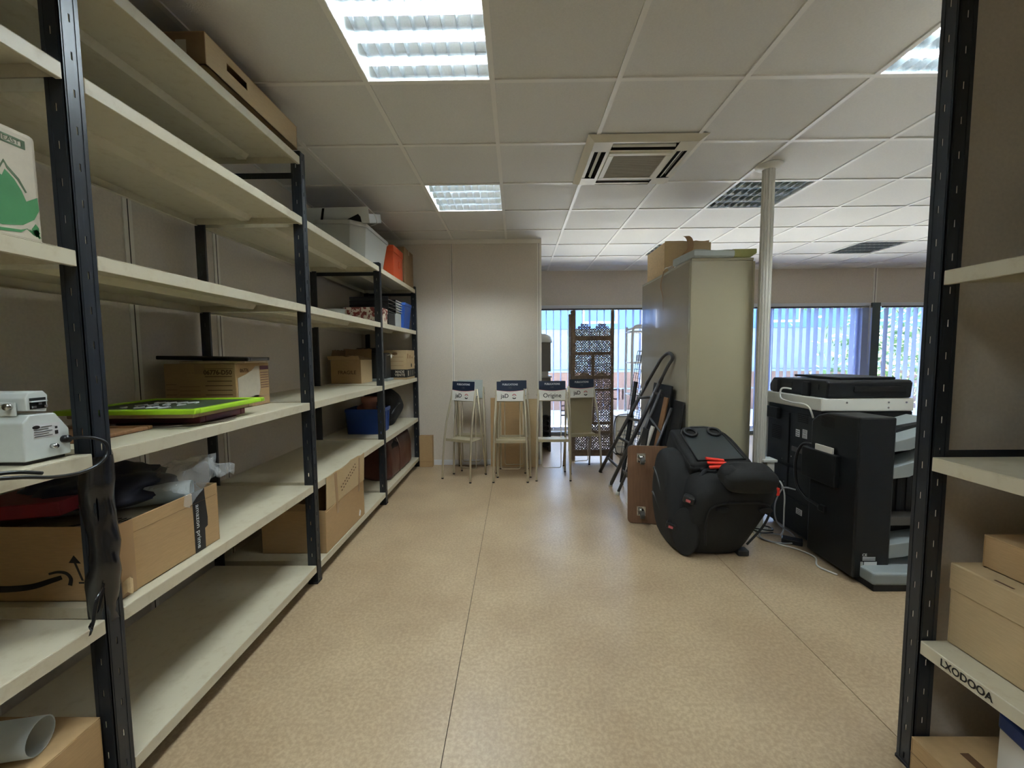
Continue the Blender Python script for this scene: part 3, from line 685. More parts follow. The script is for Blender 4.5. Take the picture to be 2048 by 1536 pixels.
for k in range(7): decal('print_line', rect(.06, .128, .168-.013*k, .171-.013*k), F, 'wine', t)
decal('print_line', rect(-.12, .13, .045, .05), F, 'tape_brown', t); decal('tape_strip', rect(.0, .04, 0, .055), F, 'tape_brown', t)
def pframe(name, label, c, sx, sy, th, bw, mat, rot=(0, 0, 0), panel='lime_print', pth=.3):
    t = thing(name, label, 'picture frame', c); t.rotation_euler = rot
    a, b = sx/2, sy/2
    for bx in ((-a, a, -b, -b+bw), (-a, a, b-bw, b), (-a, -a+bw, -b+bw, b-bw), (a-bw, a, -b+bw, b-bw)):
        part('frame_rail', MB().box(*bx, 0, th), mat, t, bevel=min(.004, th*.3))
    part('picture', MB().box(-a+bw*.8, a-bw*.8, -b+bw*.8, b-bw*.8, th*.25, th*(.25+pth)), panel, t)
    return t
pframe('picture_frame', 'thin wooden frame lying under the black frame on box', (-1.46, 2.09, 1.2535), .30, .22, .012, .02, 'beige_frame', (0, 0, .08), 'beige_frame')
pframe('picture_frame', 'black glossy picture frame on top of the printed box', (-1.50, 2.08, 1.268), .40, .24, .018, .02, 'black_gloss', (.0, .03, .15), 'black_gloss', .5)
el = MB().prism([(.20*math.cos(2*PI*i/36), .17*math.sin(2*PI*i/36)) for i in range(36)], FPZ(0, 0, 0), .006)
o = part('oval_plate', el, 'mirror_plate', None, bevel=.001, loc=(-1.345, 1.64, ZM)); tag(o, 'oval dark plate lying under the stack of picture frames', 'plate')
pframe('picture_frame', 'dark red picture frame under the lime green frame', (-1.40, 1.665, ZM+.0065), .43, .27, .026, .03, 'wine', (0, 0, .02), 'wine')
pframe('picture_frame', 'beige wooden frame between red and lime green frames', (-1.40, 1.66, ZM+.033), .45, .36, .016, .03, 'beige_frame', (0, 0, .03), 'beige_frame')
t = pframe('picture_frame', 'lime green picture frame on top of the stack', (-1.39, 1.665, ZM+.05), .49, .44, .018, .028, 'lime', (0, 0, .04), 'lime_print', .4)
for k in range(12): part('printed_letter', MB().tube(catmull([(-.12+.05*(k % 4)+.01*i, -.1+.08*(k//4)+.02*math.sin(i*2+k), .0128) for i in range(4)], 4), .004, 5), 'grey_tray', t)
pframe('picture_frame', 'small brown wooden frame lying beside the nearest post', (-1.44, 1.325, ZM), .31, .25, .014, .022, 'wood', (0, 0, .05), 'wood')
# ------------------------------------------------------------------ third bay, lowest shelf: torn carton
t = carton('torn_carton', 'torn open cardboard box with upright flap on lower shelf', -1.52, -1.135, 2.40, 3.02, .111, .375, open_=True)
a, b, h = t['half']
flap('torn_flap', (a, -b+.01, h-.004), (a, b, h-.004), (.012, -.012, .205), 'cardboard_pale', t, .004, .05, 4)
flap('side_flap', (-a+.05, -b, h-.004), (a-.04, -b, h-.004), (0, -.02, .05), 'cardboard_dark', t, .004, .1, 2)
F = FPX(a, 0, 0)
decal('flap_crease', [(-.30, .245), (.0, .258), (.30, .268), (.30, .273), (.0, .263), (-.30, .25)], F, 'cardboard_torn', t)
F2 = frame((a+.001, 0, h), (0, 1, 0), (.058, -.058, 1))
decal('tape_strip', [(-.15, -.13), (-.12, -.13), (-.16, .19), (-.20, .19)], F2 @ Matrix.Translation((0, 0, .003)), 'tape_brown', t); decal('tape_strip', rect(.20, .225, -.06, .19), F2 @ Matrix.Translation((0, 0, .003)), 'tape_brown', t)
for k in range(9): decal('printed_mark', rect(-.10+.028*k, -.088+.028*k, .07+.011*k, .078+.011*k), F2 @ Matrix.Translation((0, 0, .0045)), 'ink_brown', t); decal('printed_mark', rect(-.09+.028*k, -.075+.028*k, .045+.011*k, .052+.011*k), F2 @ Matrix.Translation((0, 0, .0045)), 'ink_brown', t)
decal('paper_scrap', [(.20, .03), (.225, .02), (.24, .05), (.22, .07), (.21, .055)], F, 'paper_white', t)
# ------------------------------------------------------------------ top shelf, third and last bays
z = 2.021
def bin_mesh(sx, sy, sz, taper, ch, th=.004):
    """open tapered bin with chamfered corners and a rim; standing at z = 0"""
    def ring(k, z): 
        a, b = sx/2*k, sy/2*k; c = ch
        return [(a, -b+c, z), (a, b-c, z), (a-c, b, z), (-a+c, b, z), (-a, b-c, z), (-a, -b+c, z), (-a+c, -b, z), (a-c, -b, z)]
    rings = [ring(taper, 0), ring(1, sz-.03), ring(1.035, sz-.03), ring(1.035, sz), ring(.985, sz), ring(.985, sz-.03), ring(taper*.985, th)]
    vs = [v for R in rings for v in R]; fs = [tuple(range(8))[::-1], tuple(range(48, 56))]
    for i in range(6):
        for j in range(8): fs.append((i*8+j, i*8+(j+1) % 8, (i+1)*8+(j+1) % 8, (i+1)*8+j))
    return MB().add(vs, fs)
o = part('storage_bin', bin_mesh(.42, .72, .29, .84, .09), 'bin_translucent', None, bevel=.003, loc=(-1.375, 3.59, z)); tag(o, 'large translucent white storage bin on the top shelf', 'bin')
part('white_sheet', MB().box(.15, .165, -.1, .28, .02, .26), 'bin_white', o)
t = thing('foam_panel', 'white foam box lid tilted on top of storage bin', 'lid', (-1.37, 3.44, 2.345)); t.rotation_euler = (.30, -.03, .05)
part('lid', MB().box(-.26, .24, -.17, .2, 0, .012).box(-.26, .24, -.17, -.158, .0, .12).box(.228, .24, -.158, .2, 0, .07), 'bin_white', t, bevel=.004)
decal('black_slot', [(-.13, .03), (-.112, .03), (-.085, .115), (-.103, .115)], FMY(0, -.17, 0), 'void', t)
decal('dark_opening', [(.0, .0), (.18, .0), (.175, .05), (.16, .07), (.10, .045)], FMY(0, -.17, 0), 'void', t)
part('wire_handle', MB().tube(catmull([(.235, -.16, .11), (.27, -.12, .06), (.262, -.05, .0), (.2, 0, -.02)], 5), .003, 6), 'white_plastic', t, True)
t = thing('orange_box', 'orange lidded cardboard box on the top shelf', 'box', (-1.30, 4.15, z))
part('box_body', MB().box(-.15, .15, -.16, .16, 0, .25), 'orange', t, bevel=.003); part('lid', MB().box(-.156, .156, -.166, .166, .235, .30), 'orange', t, bevel=.004)
part('finger_ring', MB().tube([(.152, .03+.022*math.cos(i*PI/8), .15+.035*math.sin(i*PI/8)) for i in range(16)], .004, 6, True), 'orange', t, True)
t = carton('brown_carton', 'tall brown cardboard box at far end of top shelf', -1.48, -1.145, 4.37, 4.73, z, 2.40, mat='cardboard_dark', seam='x')
# ------------------------------------------------------------------ last bay, shelf under the top
z = 1.561
o = part('bowl', MB().lathe([(.05, 0), (.055, .004), (.095, .085), (.105, .13), (.1, .13), (.088, .085), (.05, .01), (0, .01)], n=28), 'bin_white', None, True, loc=(-1.575, 3.72, z), fix=False); tag(o, 'white bowl left of the floral box', 'bowl')
t = thing('floral_box', 'box with red and white floral paper on the shelf', 'box', (-1.345, 3.77, z))
m = mixmat('floral', '#d8cdbb', '#7a2c22', 34, .49, .53, .6, detail=1.5)
part('box_body', MB().box(-.16, .16, -.1, .1, 0, .11), 'floral', t, bevel=.003); part('lid', MB().box(-.165, .165, -.105, .105, .10, .145), 'floral', t, bevel=.003)
t = thing('tray_stack', 'stack of black document trays behind the floral box', 'trays', (-1.36, 4.06, z))
part('drawer_block', MB().box(-.2, .16, -.11, .11, 0, .13), 'black_plastic', t, bevel=.004)
for k in range(4): part('tray', MB().box(-.2, .168, -.12, .12, .135+.036*k, .145+.036*k).box(-.2, .168, -.12, -.115, .145+.036*k, .167+.036*k).box(-.2, .168, .115, .12, .145+.036*k, .167+.036*k), 'black_plastic', t, bevel=.002)
t = thing('magazine_file', 'grey and white perforated trays between black trays and blue bin', 'trays', (-1.36, 4.29, z))
part('file_body', MB().box(-.18, .16, -.1, .1, 0, .15), 'grey_tray', t, bevel=.003)
for k in range(5): part('tray_rib', MB().box(-.18, .172, -.105, .105, .16+.026*k, .168+.026*k), 'bin_white', t, bevel=.002)
part('tray_back', MB().box(-.18, -.17, -.1, .1, .15, .285), 'grey_tray', t)
o = part('storage_bin', bin_mesh(.34, .32, .28, .86, .03), 'blue_plastic', None, bevel=.003, loc=(-1.34, 4.57, z)); tag(o, 'blue plastic bin at the far end of the shelf', 'bin')
# ------------------------------------------------------------------ last bay, middle shelf
z = 1.031
t = carton('fragile_carton', 'open cardboard box marked fragile on the middle shelf', -1.69, -1.415, 3.79, 4.08, z, 1.25, open_=True)
a, b, h = t['half']; text('box_lettering', 'FRAGILE', .045, FMY(.01, -b, .10), 'ink_brown', t, bold=.0008)
flap('top_flap', (-a-.02, -b, h), (a-.01, -b, h), (.0, -.02, .03), 'cardboard', t, .004, .2, 5)
flap('top_flap', (-a, b, h), (a, b, h), (0, .01, .10), 'cardboard_dark', t, .004, .05, 6); flap('top_flap', (-a, -b, h), (-a, b, h), (.02, 0, .09), 'cardboard_dark', t, .004, .08, 7)
flap('top_flap', (a, -b, h), (a, b, h), (-.14, 0, .035), 'cardboard_dark', t, .004, .08, 9)
decal('side_panel', rect(-b, b, 0, h-.004), FPX(a, 0, 0), 'cardboard_pale', t)
t = thing('black_machine', 'black machine with hanging white tag beside fragile box', 'machine', (-1.47, 4.20, z))
part('housing', MB().box(-.15, .18, -.09, .1, .02, .28), 'black_plastic', t, bevel=.02, segs=3); part('base', MB().box(-.15, .20, -.1, .11, 0, .025), 'copier_grey', t, bevel=.004)
part('head', MB().box(-.12, .12, -.06, .07, .28, .33), 'black_plastic', t, bevel=.012)
part('tag', MB().box(.10, .16, -.094, -.092, .16, .19), 'paper_white', t); part('tag', MB().box(.22, .223, .05, .09, .22, .25), 'paper_white', t, rot=(.4, 0, 0))
part('tag_string', MB().tube([(.12, -.093, .19), (.12, -.08, .24), (.2, .0, .26), (.221, .06, .25)], .0015, 5), 'white_plastic', t)
t = carton('banded_carton', 'pale cardboard box with black printed band by the partition', -1.42, -1.155, 4.39, 4.735, z, 1.34, mat='cardboard_pale', tape=False)
a, b, h = t['half']
for F, w_ in ((FMY(0, -b, 0), a), (FPX(a, 0, 0), b)): decal('black_band', rect(-w_, w_, .02, .105), F, 'ink_black', t)
text('band_lettering', 'MADE', .036, FMY(.06, -b-.0008, .080), 'paper_grey', t, bold=.001); text('band_lettering', 'VENTE', .036, FMY(.06, -b-.0008, .046), 'paper_grey', t, bold=.001)
for k in range(2): decal('small_print', [(-.09+.1*k+.03*math.cos(i*PI/8), .27+.013*math.sin(i*PI/8)) for i in range(16)], FMY(0, -b, 0), 'print_faded', t)
for k in range(3): decal('small_print', rect(-.1, .1, .235-.045*k, .238-.045*k), FMY(0, -b, 0), 'print_faded', t)
decal('hand_hole', [(.03+.022*math.cos(i*PI/8), .145+.022*math.sin(i*PI/8)) for i in range(16)], FPX(a, 0, 0), 'ink_black', t)
for k in range(3): decal('small_print', rect(-.13+.09*k, -.10+.09*k, .22, .27-.015*k), FPX(a, 0, 0), 'print_faded', t); decal('band_print', rect(-.12+.09*k, -.09+.09*k, .035, .09), FPX(a+.0008, 0, 0), 'paper_grey' if k == 0 else 'grey_dark', t)
# ------------------------------------------------------------------ last bay, fourth and lowest shelves
z = .571
o = part('storage_crate', bin_mesh(.33, .28, .23, .92, .015), 'blue_crate', None, bevel=.003, loc=(-1.39, 3.87, z)); tag(o, 'blue plastic crate holding plant pots on the lower shelf', 'crate')
for k in (-1, 0, 1): part('crate_rib', MB().box(.157, .163, -.008, .008, .02, .2), 'blue_crate', o, loc=(0, .08*k, 0), rot=(0, .04, 0))
pot = MB().lathe([(.0, 0), (.045, 0), (.055, .08), (.063, .08), (.065, .105), (.058, .105), (.05, .02), (0, .02)], n=24)
pme = finish(pot.mesh('pot'), True, fix=False)
for (px, py, pz, rx, lb) in ((-1.375, 3.87, .585, .0, 'lower terracotta pot standing inside the blue crate'), (-1.375, 3.87, .70, .0, 'upper terracotta pot rising above the blue crate rim'), (-1.475, 3.86, .76, 1.25, 'terracotta pot lying on its side in the blue crate')):
    o = link('plant_pot', pme, 'terracotta', None, (px, py, pz), (0, rx, .3)); o.scale = (1.15, 1.15, 1.9 if rx == 0 else 1.2); tag(o, lb, 'plant pot', 'terracotta pots in the blue crate')
o = link('black_bag', lump(.20, .22, .22, 12, .18, 3), 'black_fabric', None, (-1.40, 4.29, .571)); tag(o, 'bulging black bag on the shelf behind blue crate', 'bag')
part('bag_strap', MB().tube(catmull([(.15, -.18, .12), (.19, -.05, .22), (.17, .12, .2)], 6), .01, 6), 'black_rubber', o, True)
t = thing('leather_bag', 'brown leather holdall on the lowest shelf by the partition', 'bag', (-1.38, 4.22, .111))
def lb_(v): k = 1-.30*max(0, (v.z-.2)/.25)**1.5; return (v.x*k+.012*noise.noise(v*9), v.y*(1-.1*max(0, v.z-.2))+.015*noise.noise(v*6), v.z+.02*noise.noise(v*5))
link('bag_body', rbox(.40, .78, .385, .09, 4, 10, lb_), 'leather', t)
part('flap_pocket', MB().grid(lambda u, v: (.16+.03*math.sin(v*3), -.30+.3*u, .36-.14*v+.012*math.sin(u*7)), 8, 6), 'black_fabric', t, True, fix=False)
part('zip', MB().tube(catmull([(.18, -.12, .36), (.195, -.1, .30), (.205, -.09, .24)], 5), .005, 6), 'steel', t, True)
part('handle', MB().tube(catmull([(.05, -.1, .37), (.10, -.06, .405), (.12, .08, .405), (.07, .14, .37)], 6), .012, 8), 'leather', t, True)
part('seam', MB().tube(catmull([(.205, -.12, .02), (.212, -.12, .15), (.20, -.12, .3)], 5), .003, 5), 'leather', t, True)
t = carton('small_carton', 'small cardboard box on the floor at end of left rack', -1.12, -.97, 4.72, 4.80, 0, .36, mat='cardboard', tape=False)
decal('crease', rect(-.075, .075, .06, .064), FMY(0, -.04, 0), 'cardboard_dark', t)
# ------------------------------------------------------------------ display stands
def stand(label, x, y, rz, sign='jad', plate=False, header=True):
    t = thing('display_stand', label, 'display stand', (x, y, 0), math.radians(rz), 'tubular newspaper display stands')
    for s in (-1, 1):
        fl_ = part('front_leg', MB().tube(catmull([(s*.172, -.17, .008), (s*.168, -.155, .25), (s*.16, -.11, .55), (s*.146, -.03, .82), (s*.14, .0, .93)], 6), .0105, 10), 'tube_beige', t, True)
        part('foot_cap', MB().cyl((s*.172, -.17, 0), (s*.172, -.1695, .012), .0118, 10), 'rubber', fl_)
        rl = part('rear_leg', MB().tube([(s*.155, .16, .008), (s*.15, .09, .5), (s*.143, .022, .93)], .0095, 10), 'tube_beige', t, True)
        part('foot_cap', MB().cyl((s*.155, .16, 0), (s*.155, .16, .012), .0108, 10), 'rubber', rl)
        part('pivot_bolt', MB().cyl((s*.128, .01, .86), (s*.158, .01, .86), .006, 8), 'steel', t, True)
    part('shelf_plate', MB().box(-.155, .155, -.12, .085, .40, .404).box(-.155, .155, -.124, -.12, .392, .42), 'panel_beige', t, bevel=.001)
    part('wire_loop', MB().tube([(-.1, .06, .80), (-.1, .055, .10)]+[(-.1+.02*(1-math.cos(a)), .055, .10-.02*math.sin(a)-.015*0) for a in (.5, 1.0, 1.57)]+[(.1-.02*(1-math.cos(a)), .055, .10-.02*math.sin(a)) for a in (1.57, 1.0, .5)]+[(.1, .055, .10), (.1, .06, .80)], .0045, 8), 'tube_beige', t, True)
    part('cross_bar', MB().cyl((-.146, .03, .80), (.146, .03, .80), .006, 8), 'tube_beige', t, True)
    if plate: part('back_plate', MB().box(-.135, .135, .045, .048, .40, .79), 'panel_beige', t, bevel=.001)
    if header:
        F = frame((0, -.028, .81), (1, 0, 0), (0, .10, 1)); hd = part('header_board', MB().prism(rect(-.138, .138, 0, .20), F @ Matrix.Translation((0, 0, -.004)), .004), 'paper_white' if sign else 'pad_grey', t)
        if sign:
            n = 12; low = [(-.138+.276*i/n, .112-.012*math.sin(PI*i/n)) for i in range(n+1)]
            decal('navy_panel', low+[(.138, .20), (-.138, .20)], F, 'navy_sign', hd); decal('red_rule', low+[(p[0], p[1]-.003) for p in low[::-1]], F, 'logo_red', hd)
            text('sign_lettering', 'PUBLICATIONS', .026, F @ Matrix.Translation((0, .168, .0008)), 'label_white', hd, sx=.9, bold=.0006)
            for q, w_ in ((-.018, .003), (-.006, .006), (.006, .006)): decal('sign_mark', rect(q, q+w_, .127, .145), F @ Matrix.Translation((0, 0, .0008)), 'ladder_grey', hd)
            decal('sign_rule', rect(-.035, .035, .087, .090), F, 'grey_tray', hd)
            if sign == 'jad':
                text('sign_lettering', 'jaD', .058, F @ Matrix.Translation((-.055, .05, 0)), 'ink_black', hd, bold=.0008)
                L = F @ Matrix.Translation((.042, .05, 0)); arc = lambda r0, r1, a0, a1: [(r1*math.cos(a0+(a1-a0)*i/14), r1*math.sin(a0+(a1-a0)*i/14)) for i in range(15)]+[(r0*math.cos(a1+(a0-a1)*i/14), r0*math.sin(a1+(a0-a1)*i/14)) for i in range(15)]
                decal('logo_arc', arc(.014, .022, .1, 3.0), L, 'logo_red', hd); decal('logo_arc', arc(.013, .023, 3.6, 5.8), L @ Matrix.Translation((0, -.008, 0)), 'ink_black', hd)
                decal('logo_arc', arc(.004, .008, .0, 5.2), L, 'grey_tray', hd)
            else: text('sign_lettering', 'Origine', .062, F @ Matrix.Translation((0, .048, 0)), 'ink_black', hd, bold=.0006)
    return t
stand('leftmost display stand, turned to the left, with navy sign', -.545, 4.335, -27, 'jad')
stand('display stand standing behind the leftmost turned one', -.51, 4.60, 0, None)
stand('second display stand from left with navy sign', -.065, 4.285, 0, 'jad')
stand('display stand nested behind the second one from left', -.03, 4.46, 0, 'jad')
stand('third display stand from left, sign with one large word', .37, 4.33, 0, 'origine')
stand('rightmost display stand with solid beige back plate', .715, 4.60, 10, 'jad', True)
def leaning(name, label, x0, x1, yb, yt, h, mat, th=.006):
    m = frame((0, yb, 0), (1, 0, 0), (0, yt-yb, math.sqrt(max(0, h*h-(yt-yb)**2))))
    o = part(name, MB().prism(rect(x0, x1, 0, h), m, th), mat, None, bevel=.001, segs=1); return tag(o, label, 'panel')
leaning('cardboard_sheet', 'large brown cardboard sheet leaning behind second stand', -.30, .12, 4.735, 4.80, .79, 'cardboard')
leaning('cardboard_sheet', 'narrow cardboard sheet leaning near partition end', .04, .245, 4.70, 4.765, .78, 'cardboard_pale')
# ------------------------------------------------------------------ carved folding screen
def fret(mb, x0, x1, z0, z1, cell_, th, seed, arch=False):
    """pierced carving: rings and leaf scrolls that leave real holes"""
    r = random.Random(seed); nx = max(2, round((x1-x0)/cell_)); nz = max(2, round((z1-z0)/cell_)); cx = (x1-x0)/nx; cz = (z1-z0)/nz
    for i in range(nx):
        for j in range(nz):
            x = x0+(i+.5)*cx; z = z0+(j+.5)*cz
            if arch:
                u = (x-x0)/(x1-x0); lim = z0+(z1-z0)*(.45+.55*abs(math.sin(u*2*PI)))
                if z > lim: continue
            s = cx*.60; a0 = r.uniform(0, PI); n = 6
            ring = [(x+s*math.cos(a0+2*PI*k/n)*(1+r.uniform(-.22, .22)), z+s*cz/cx*math.sin(a0+2*PI*k/n)*(1+r.uniform(-.22, .22))) for k in range(n)]
            inn = [(x+(p[0]-x)*.42, z+(p[1]-z)*.42) for p in ring]; ky = (-th/2, th/2)
            vs = [(p[0], y, p[1]) for y in ky for p in ring+inn]; fs = []
            for k in range(n):
                k2 = (k+1) % n; fs += [(k, k2, n+k2, n+k), (2*n+k, 3*n+k, 3*n+k2, 2*n+k2), (n+k, n+k2, 3*n+k2, 3*n+k), (k, 2*n+k, 2*n+k2, k2)]
            mb.add(vs, fs)
            if r.random() < .7:
                a = r.uniform(0, PI); d = Vector((math.cos(a), 0, math.sin(a)))*s; q = Vector((-d.z, 0, d.x))*.22
                c = Vector((x, 0, z)); mb.add([c-d, c+q, c+d, c-q], [(0, 1, 2, 3)])
def screen_panel(t, W, seed):
    """one hinged leaf, x 0..W"""
    H = 1.80; p = .035
    for x in (0, W-p): part('stile', MB().box(x, x+p, -.014, .014, 0, H-.03), 'screen_wood', t, bevel=.003)
    for x in (p/2, W-p/2): part('finial', MB().lathe([(.017, H-.03), (.02, H-.015), (.012, H), (0, H+.004)], (x, 0, 0), 10), 'screen_wood', t, True)
    rails = [(1.44, 1.50), (1.27, 1.31), (.985, 1.03), (.845, .875), (.44, .475), (.33, .365), (.06, .135)]
    for z0, z1 in rails: part('rail', MB().box(p, W-p, -.011, .011, z0, z1), 'screen_wood', t, bevel=.003)
    part('centre_stile', MB().box(W/2-.02, W/2+.02, -.011, .011, 1.03, 1.27), 'screen_wood', t, bevel=.003); part('centre_stile', MB().box(W/2-.02, W/2+.02, -.011, .011, .475, .845), 'screen_wood', t, bevel=.003)
    cells = [(p, W-p, 1.50, 1.64, True), (p, W-p, 1.31, 1.44, False), (p, W/2-.02, 1.03, 1.27, False), (W/2+.02, W-p, 1.03, 1.27, False), (p, W-p, .875, .985, False), (p, W/2-.02, .475, .845, False), (W/2+.02, W-p, .475, .845, False), (p, W-p, .365, .44, False), (p, W-p, .135, .33, False)]
    for k, (a, b, c, d, ar) in enumerate(cells):
        mb = MB(); fret(mb, a, b, c, d, .031, .012, seed+k, ar); o = part('carved_panel', mb, 'screen_wood', t, fix=False)
    for xc in (W*.29, W*.71): # arched brackets at the foot of the tall openings
        part('carved_bracket', MB().prism([(-.07, 0), (.07, 0), (.05, .012), (.02, .03), (0, .045), (-.02, .03), (-.05, .012)], frame((xc, .008, 1.03), (1, 0, 0), (0, 0, 1)), .016), 'screen_wood', t)
    return t
t = thing('folding_screen', 'carved pierced wooden folding screen before the window', 'screen', (.665, 4.97, 0))
l1 = bpy.data.objects.new('screen_leaf', None); COL.objects.link(l1); l1.parent = t; screen_panel(l1, .49, 10)
l2 = bpy.data.objects.new('screen_leaf', None); COL.objects.link(l2); l2.parent = t; l2.location = (0, .03, 0); l2.rotation_euler = (0, 0, math.radians(86)); screen_panel(l2, .49, 40)
# ------------------------------------------------------------------ tower of drawers seen through the gap
t = thing('drawer_tower', 'grey tower with white domed top seen through the gap', 'tower', (.29, 5.60, 0))
part('body', MB().box(-.16, .16, -.15, .15, .48, .98).box(-.16, .16, -.15, .15, 1.06, 1.44), 'tower_grey', t, bevel=.006)
part('spacer', MB().box(-.17, .175, -.16, .16, .98, 1.0).box(-.13, .13, -.13, .13, 1.0, 1.06), 'white_plastic', t, bevel=.004)
part('dome_top', MB().lathe([(.19, 1.44), (.19, 1.46), (.17, 1.52), (.12, 1.55), (0, 1.56)], n=24), 'white_plastic', t, True)
part('panel_line', MB().box(-.15, .15, -.153, -.15, .78, .785), 'void', t)
part('base_frame', MB().box(-.16, -.13, -.15, .15, 0, .48).box(.13, .16, -.15, .15, 0, .48).box(-.16, .16, .13, .15, 0, .48), 'grey_dark', t)
for k in range(6): part('black_ring', MB().tube([(.09+.05*math.cos(i*PI/6), -.16, .10+.07*k+.035*math.sin(i*PI/6)) for i in range(12)], .008, 6, True), 'wire_black', t, True)
# ------------------------------------------------------------------ white wire stand and black wire baskets
t = thing('wire_stand', 'white tubular wire display stand in front of the window', 'stand', (1.68, 5.80, 0))
part('frame_tube', MB().tube(catmull([(-.12, -.15, 0), (-.12, -.15, 1.0), (-.12, -.15, 1.5), (-.09, -.15, 1.64), (.0, -.15, 1.66), (.12, -.15, 1.66), (.2, -.15, 1.60), (.2, -.15, 1.2), (.2, -.15, 0)], 6), .016, 10), 'wire_white', t, True)
part('frame_tube', MB().tube(catmull([(-.12, .15, 0), (-.12, .15, 1.5), (-.09, .15, 1.62), (.12, .15, 1.64), (.2, .15, 1.5), (.2, .15, 0)], 6), .016, 10), 'wire_white', t, True)
for z in (1.58, 1.16, .72, .30):
    mb = MB().cyl((-.12, -.15, z), (.2, -.15, z), .012, 8).cyl((-.12, .15, z), (.2, .15, z), .012, 8).cyl((-.12, -.15, z), (-.12, .15, z), .012, 8)
    for k in range(8): mb.cyl((-.10+.04*k, -.15, z), (-.10+.04*k, .15, z), .004, 5)
    part('wire_shelf', mb, 'wire_white', t, True)
part('basket', MB().cyl((.02, -.17, 1.18), (.02, -.17, 1.30), .004, 5).cyl((.14, -.17, 1.18), (.14, -.17, 1.30), .004, 5).cyl((.02, -.17, 1.3), (.14, -.17, 1.3), .004, 5).cyl((.02, -.17, 1.24), (.14, -.17, 1.24), .004, 5), 'wire_white', t)
part('basket_goods', MB().box(.0, .16, -.12, .1, 1.17, 1.27), 'grey_tray', t, bevel=.01)
t = thing('wire_basket', 'tall narrow black wire basket leaning by the ladder', 'basket', (1.215, 4.53, 0)); t.rotation_euler = (0, .15, 0)
mb = MB(); 
for x in (-.055, .055):
    for k in range(5): mb.cyl((x, -.16+.08*k, 0), (x, -.16+.08*k, 1.32), .003, 5)
for k in range(27):
    z = .02+.05*k; mb.cyl((-.055, -.16, z), (-.055, .16, z), .0025, 4).cyl((.055, -.16, z), (.055, .16, z), .0025, 4).cyl((-.055, -.16, z), (.055, -.16, z), .0025, 4)
part('wire_grid', mb, 'wire_black', t)
part('rim', MB().tube([(-.055, -.16, 1.32), (.055, -.16, 1.32), (.055, .16, 1.32), (-.055, .16, 1.32)], .005, 6, True), 'wire_black', t)
t = thing('white_heater', 'low white box with black cable left of the ladder', 'appliance', (1.36, 5.45, 0))
part('casing', MB().box(-.11, .13, -.2, .2, .02, .49), 'copier_white', t, bevel=.008); part('top_plate', MB().box(-.115, .135, -.205, .205, .49, .505), 'white_plastic', t, bevel=.004)
for k in range(5): part('vent_slot', MB().box(-.09, .11, -.202, -.2, .10+.05*k, .115+.05*k), 'grey_tray', t)
for k in (-1, 1): part('foot', MB().box(.01+.09*k-.02, .01+.09*k+.02, -.18, .18, 0, .02), 'rubber', t)
part('power_cable', MB().tube(catmull([(.1, -.1, .508), (0, -.16, .515), (-.09, -.21, .50), (-.13, -.22, .40), (-.125, -.22, .15), (-.08, -.23, .02), (.05, -.28, .006), (.12, -.42, .006)], 6), .006, 7), 'black_rubber', t, True)
# ------------------------------------------------------------------ step ladder leaning on the cabinet
t = thing('step_ladder', 'grey metal step ladder with loop handle against cabinet', 'ladder', (.95, 4.0, 0))
def W(*p): return Vector(p)-Vector((.95, 4.0, 0))
A0, A1, B0, B1 = W(.90, 4.46, .01), W(1.205, 3.84, 1.03), W(.91, 4.0, .01), W(1.235, 3.55, 1.08)
LT0, LT1 = W(1.275, 3.62, 1.275), W(1.275, 3.40, 1.275)
part('side_rail', MB().tube([A0, A1], .017, 10), 'ladder_grey', t, True); part('side_rail', MB().tube([B0, B1], .017, 10), 'ladder_grey', t, True)
part('handle_loop', MB().tube(catmull([A1-(A1-A0)*.06, A1.lerp(LT0, .5), LT0-Vector((.012, -.02, .03)), LT0.lerp(LT1, .5)+Vector((0, 0, .012)), LT1-Vector((.01, .0, .03)), LT1.lerp(B1, .5), B1-(B1-B0)*.06], 8), .0135, 10), 'ladder_grey', t, True)
for u in (.18, .42, .63, .84): part('tread', MB().tube([A0.lerp(A1, u), B0.lerp(B1, u)], .013, 8), 'ladder_grey', t, True)
C0, C1, D0, D1 = W(.915, 3.74, .01), W(1.215, 3.50, .98), W(.97, 3.42, .01), W(1.235, 3.32, .85)
part('rear_leg', MB().tube([C0, C1], .013, 10), 'ladder_grey', t, True); part('rear_leg', MB().tube([D0, D1], .011, 10), 'ladder_grey', t, True)
for u in (.35, .75): part('rear_bar', MB().tube([C0.lerp(C1, u), D0.lerp(D1, u)], .009, 8), 'ladder_grey', t, True)
part('flat_tread', MB().prism(rect(-.13, .13, -.03, .03), frame(C0.lerp(D0, .45)+Vector((.045, 0, .20)), (D0-C0), (.3, 0, -.9)), .006), 'ladder_grey', t)
part('hinge', MB().cyl(B1-(B1-B0)*.12+Vector((-.01, 0, 0)), B1-(B1-B0)*.12+Vector((.05, -.05, -.03)), .012, 8), 'ladder_grey', t)
for p in (B0, C0, D0): part('foot_cap', MB().cyl(p-Vector((0, 0, .01)), p+Vector((.006, -.003, .025)), .019, 10), 'white_plastic', t, True)
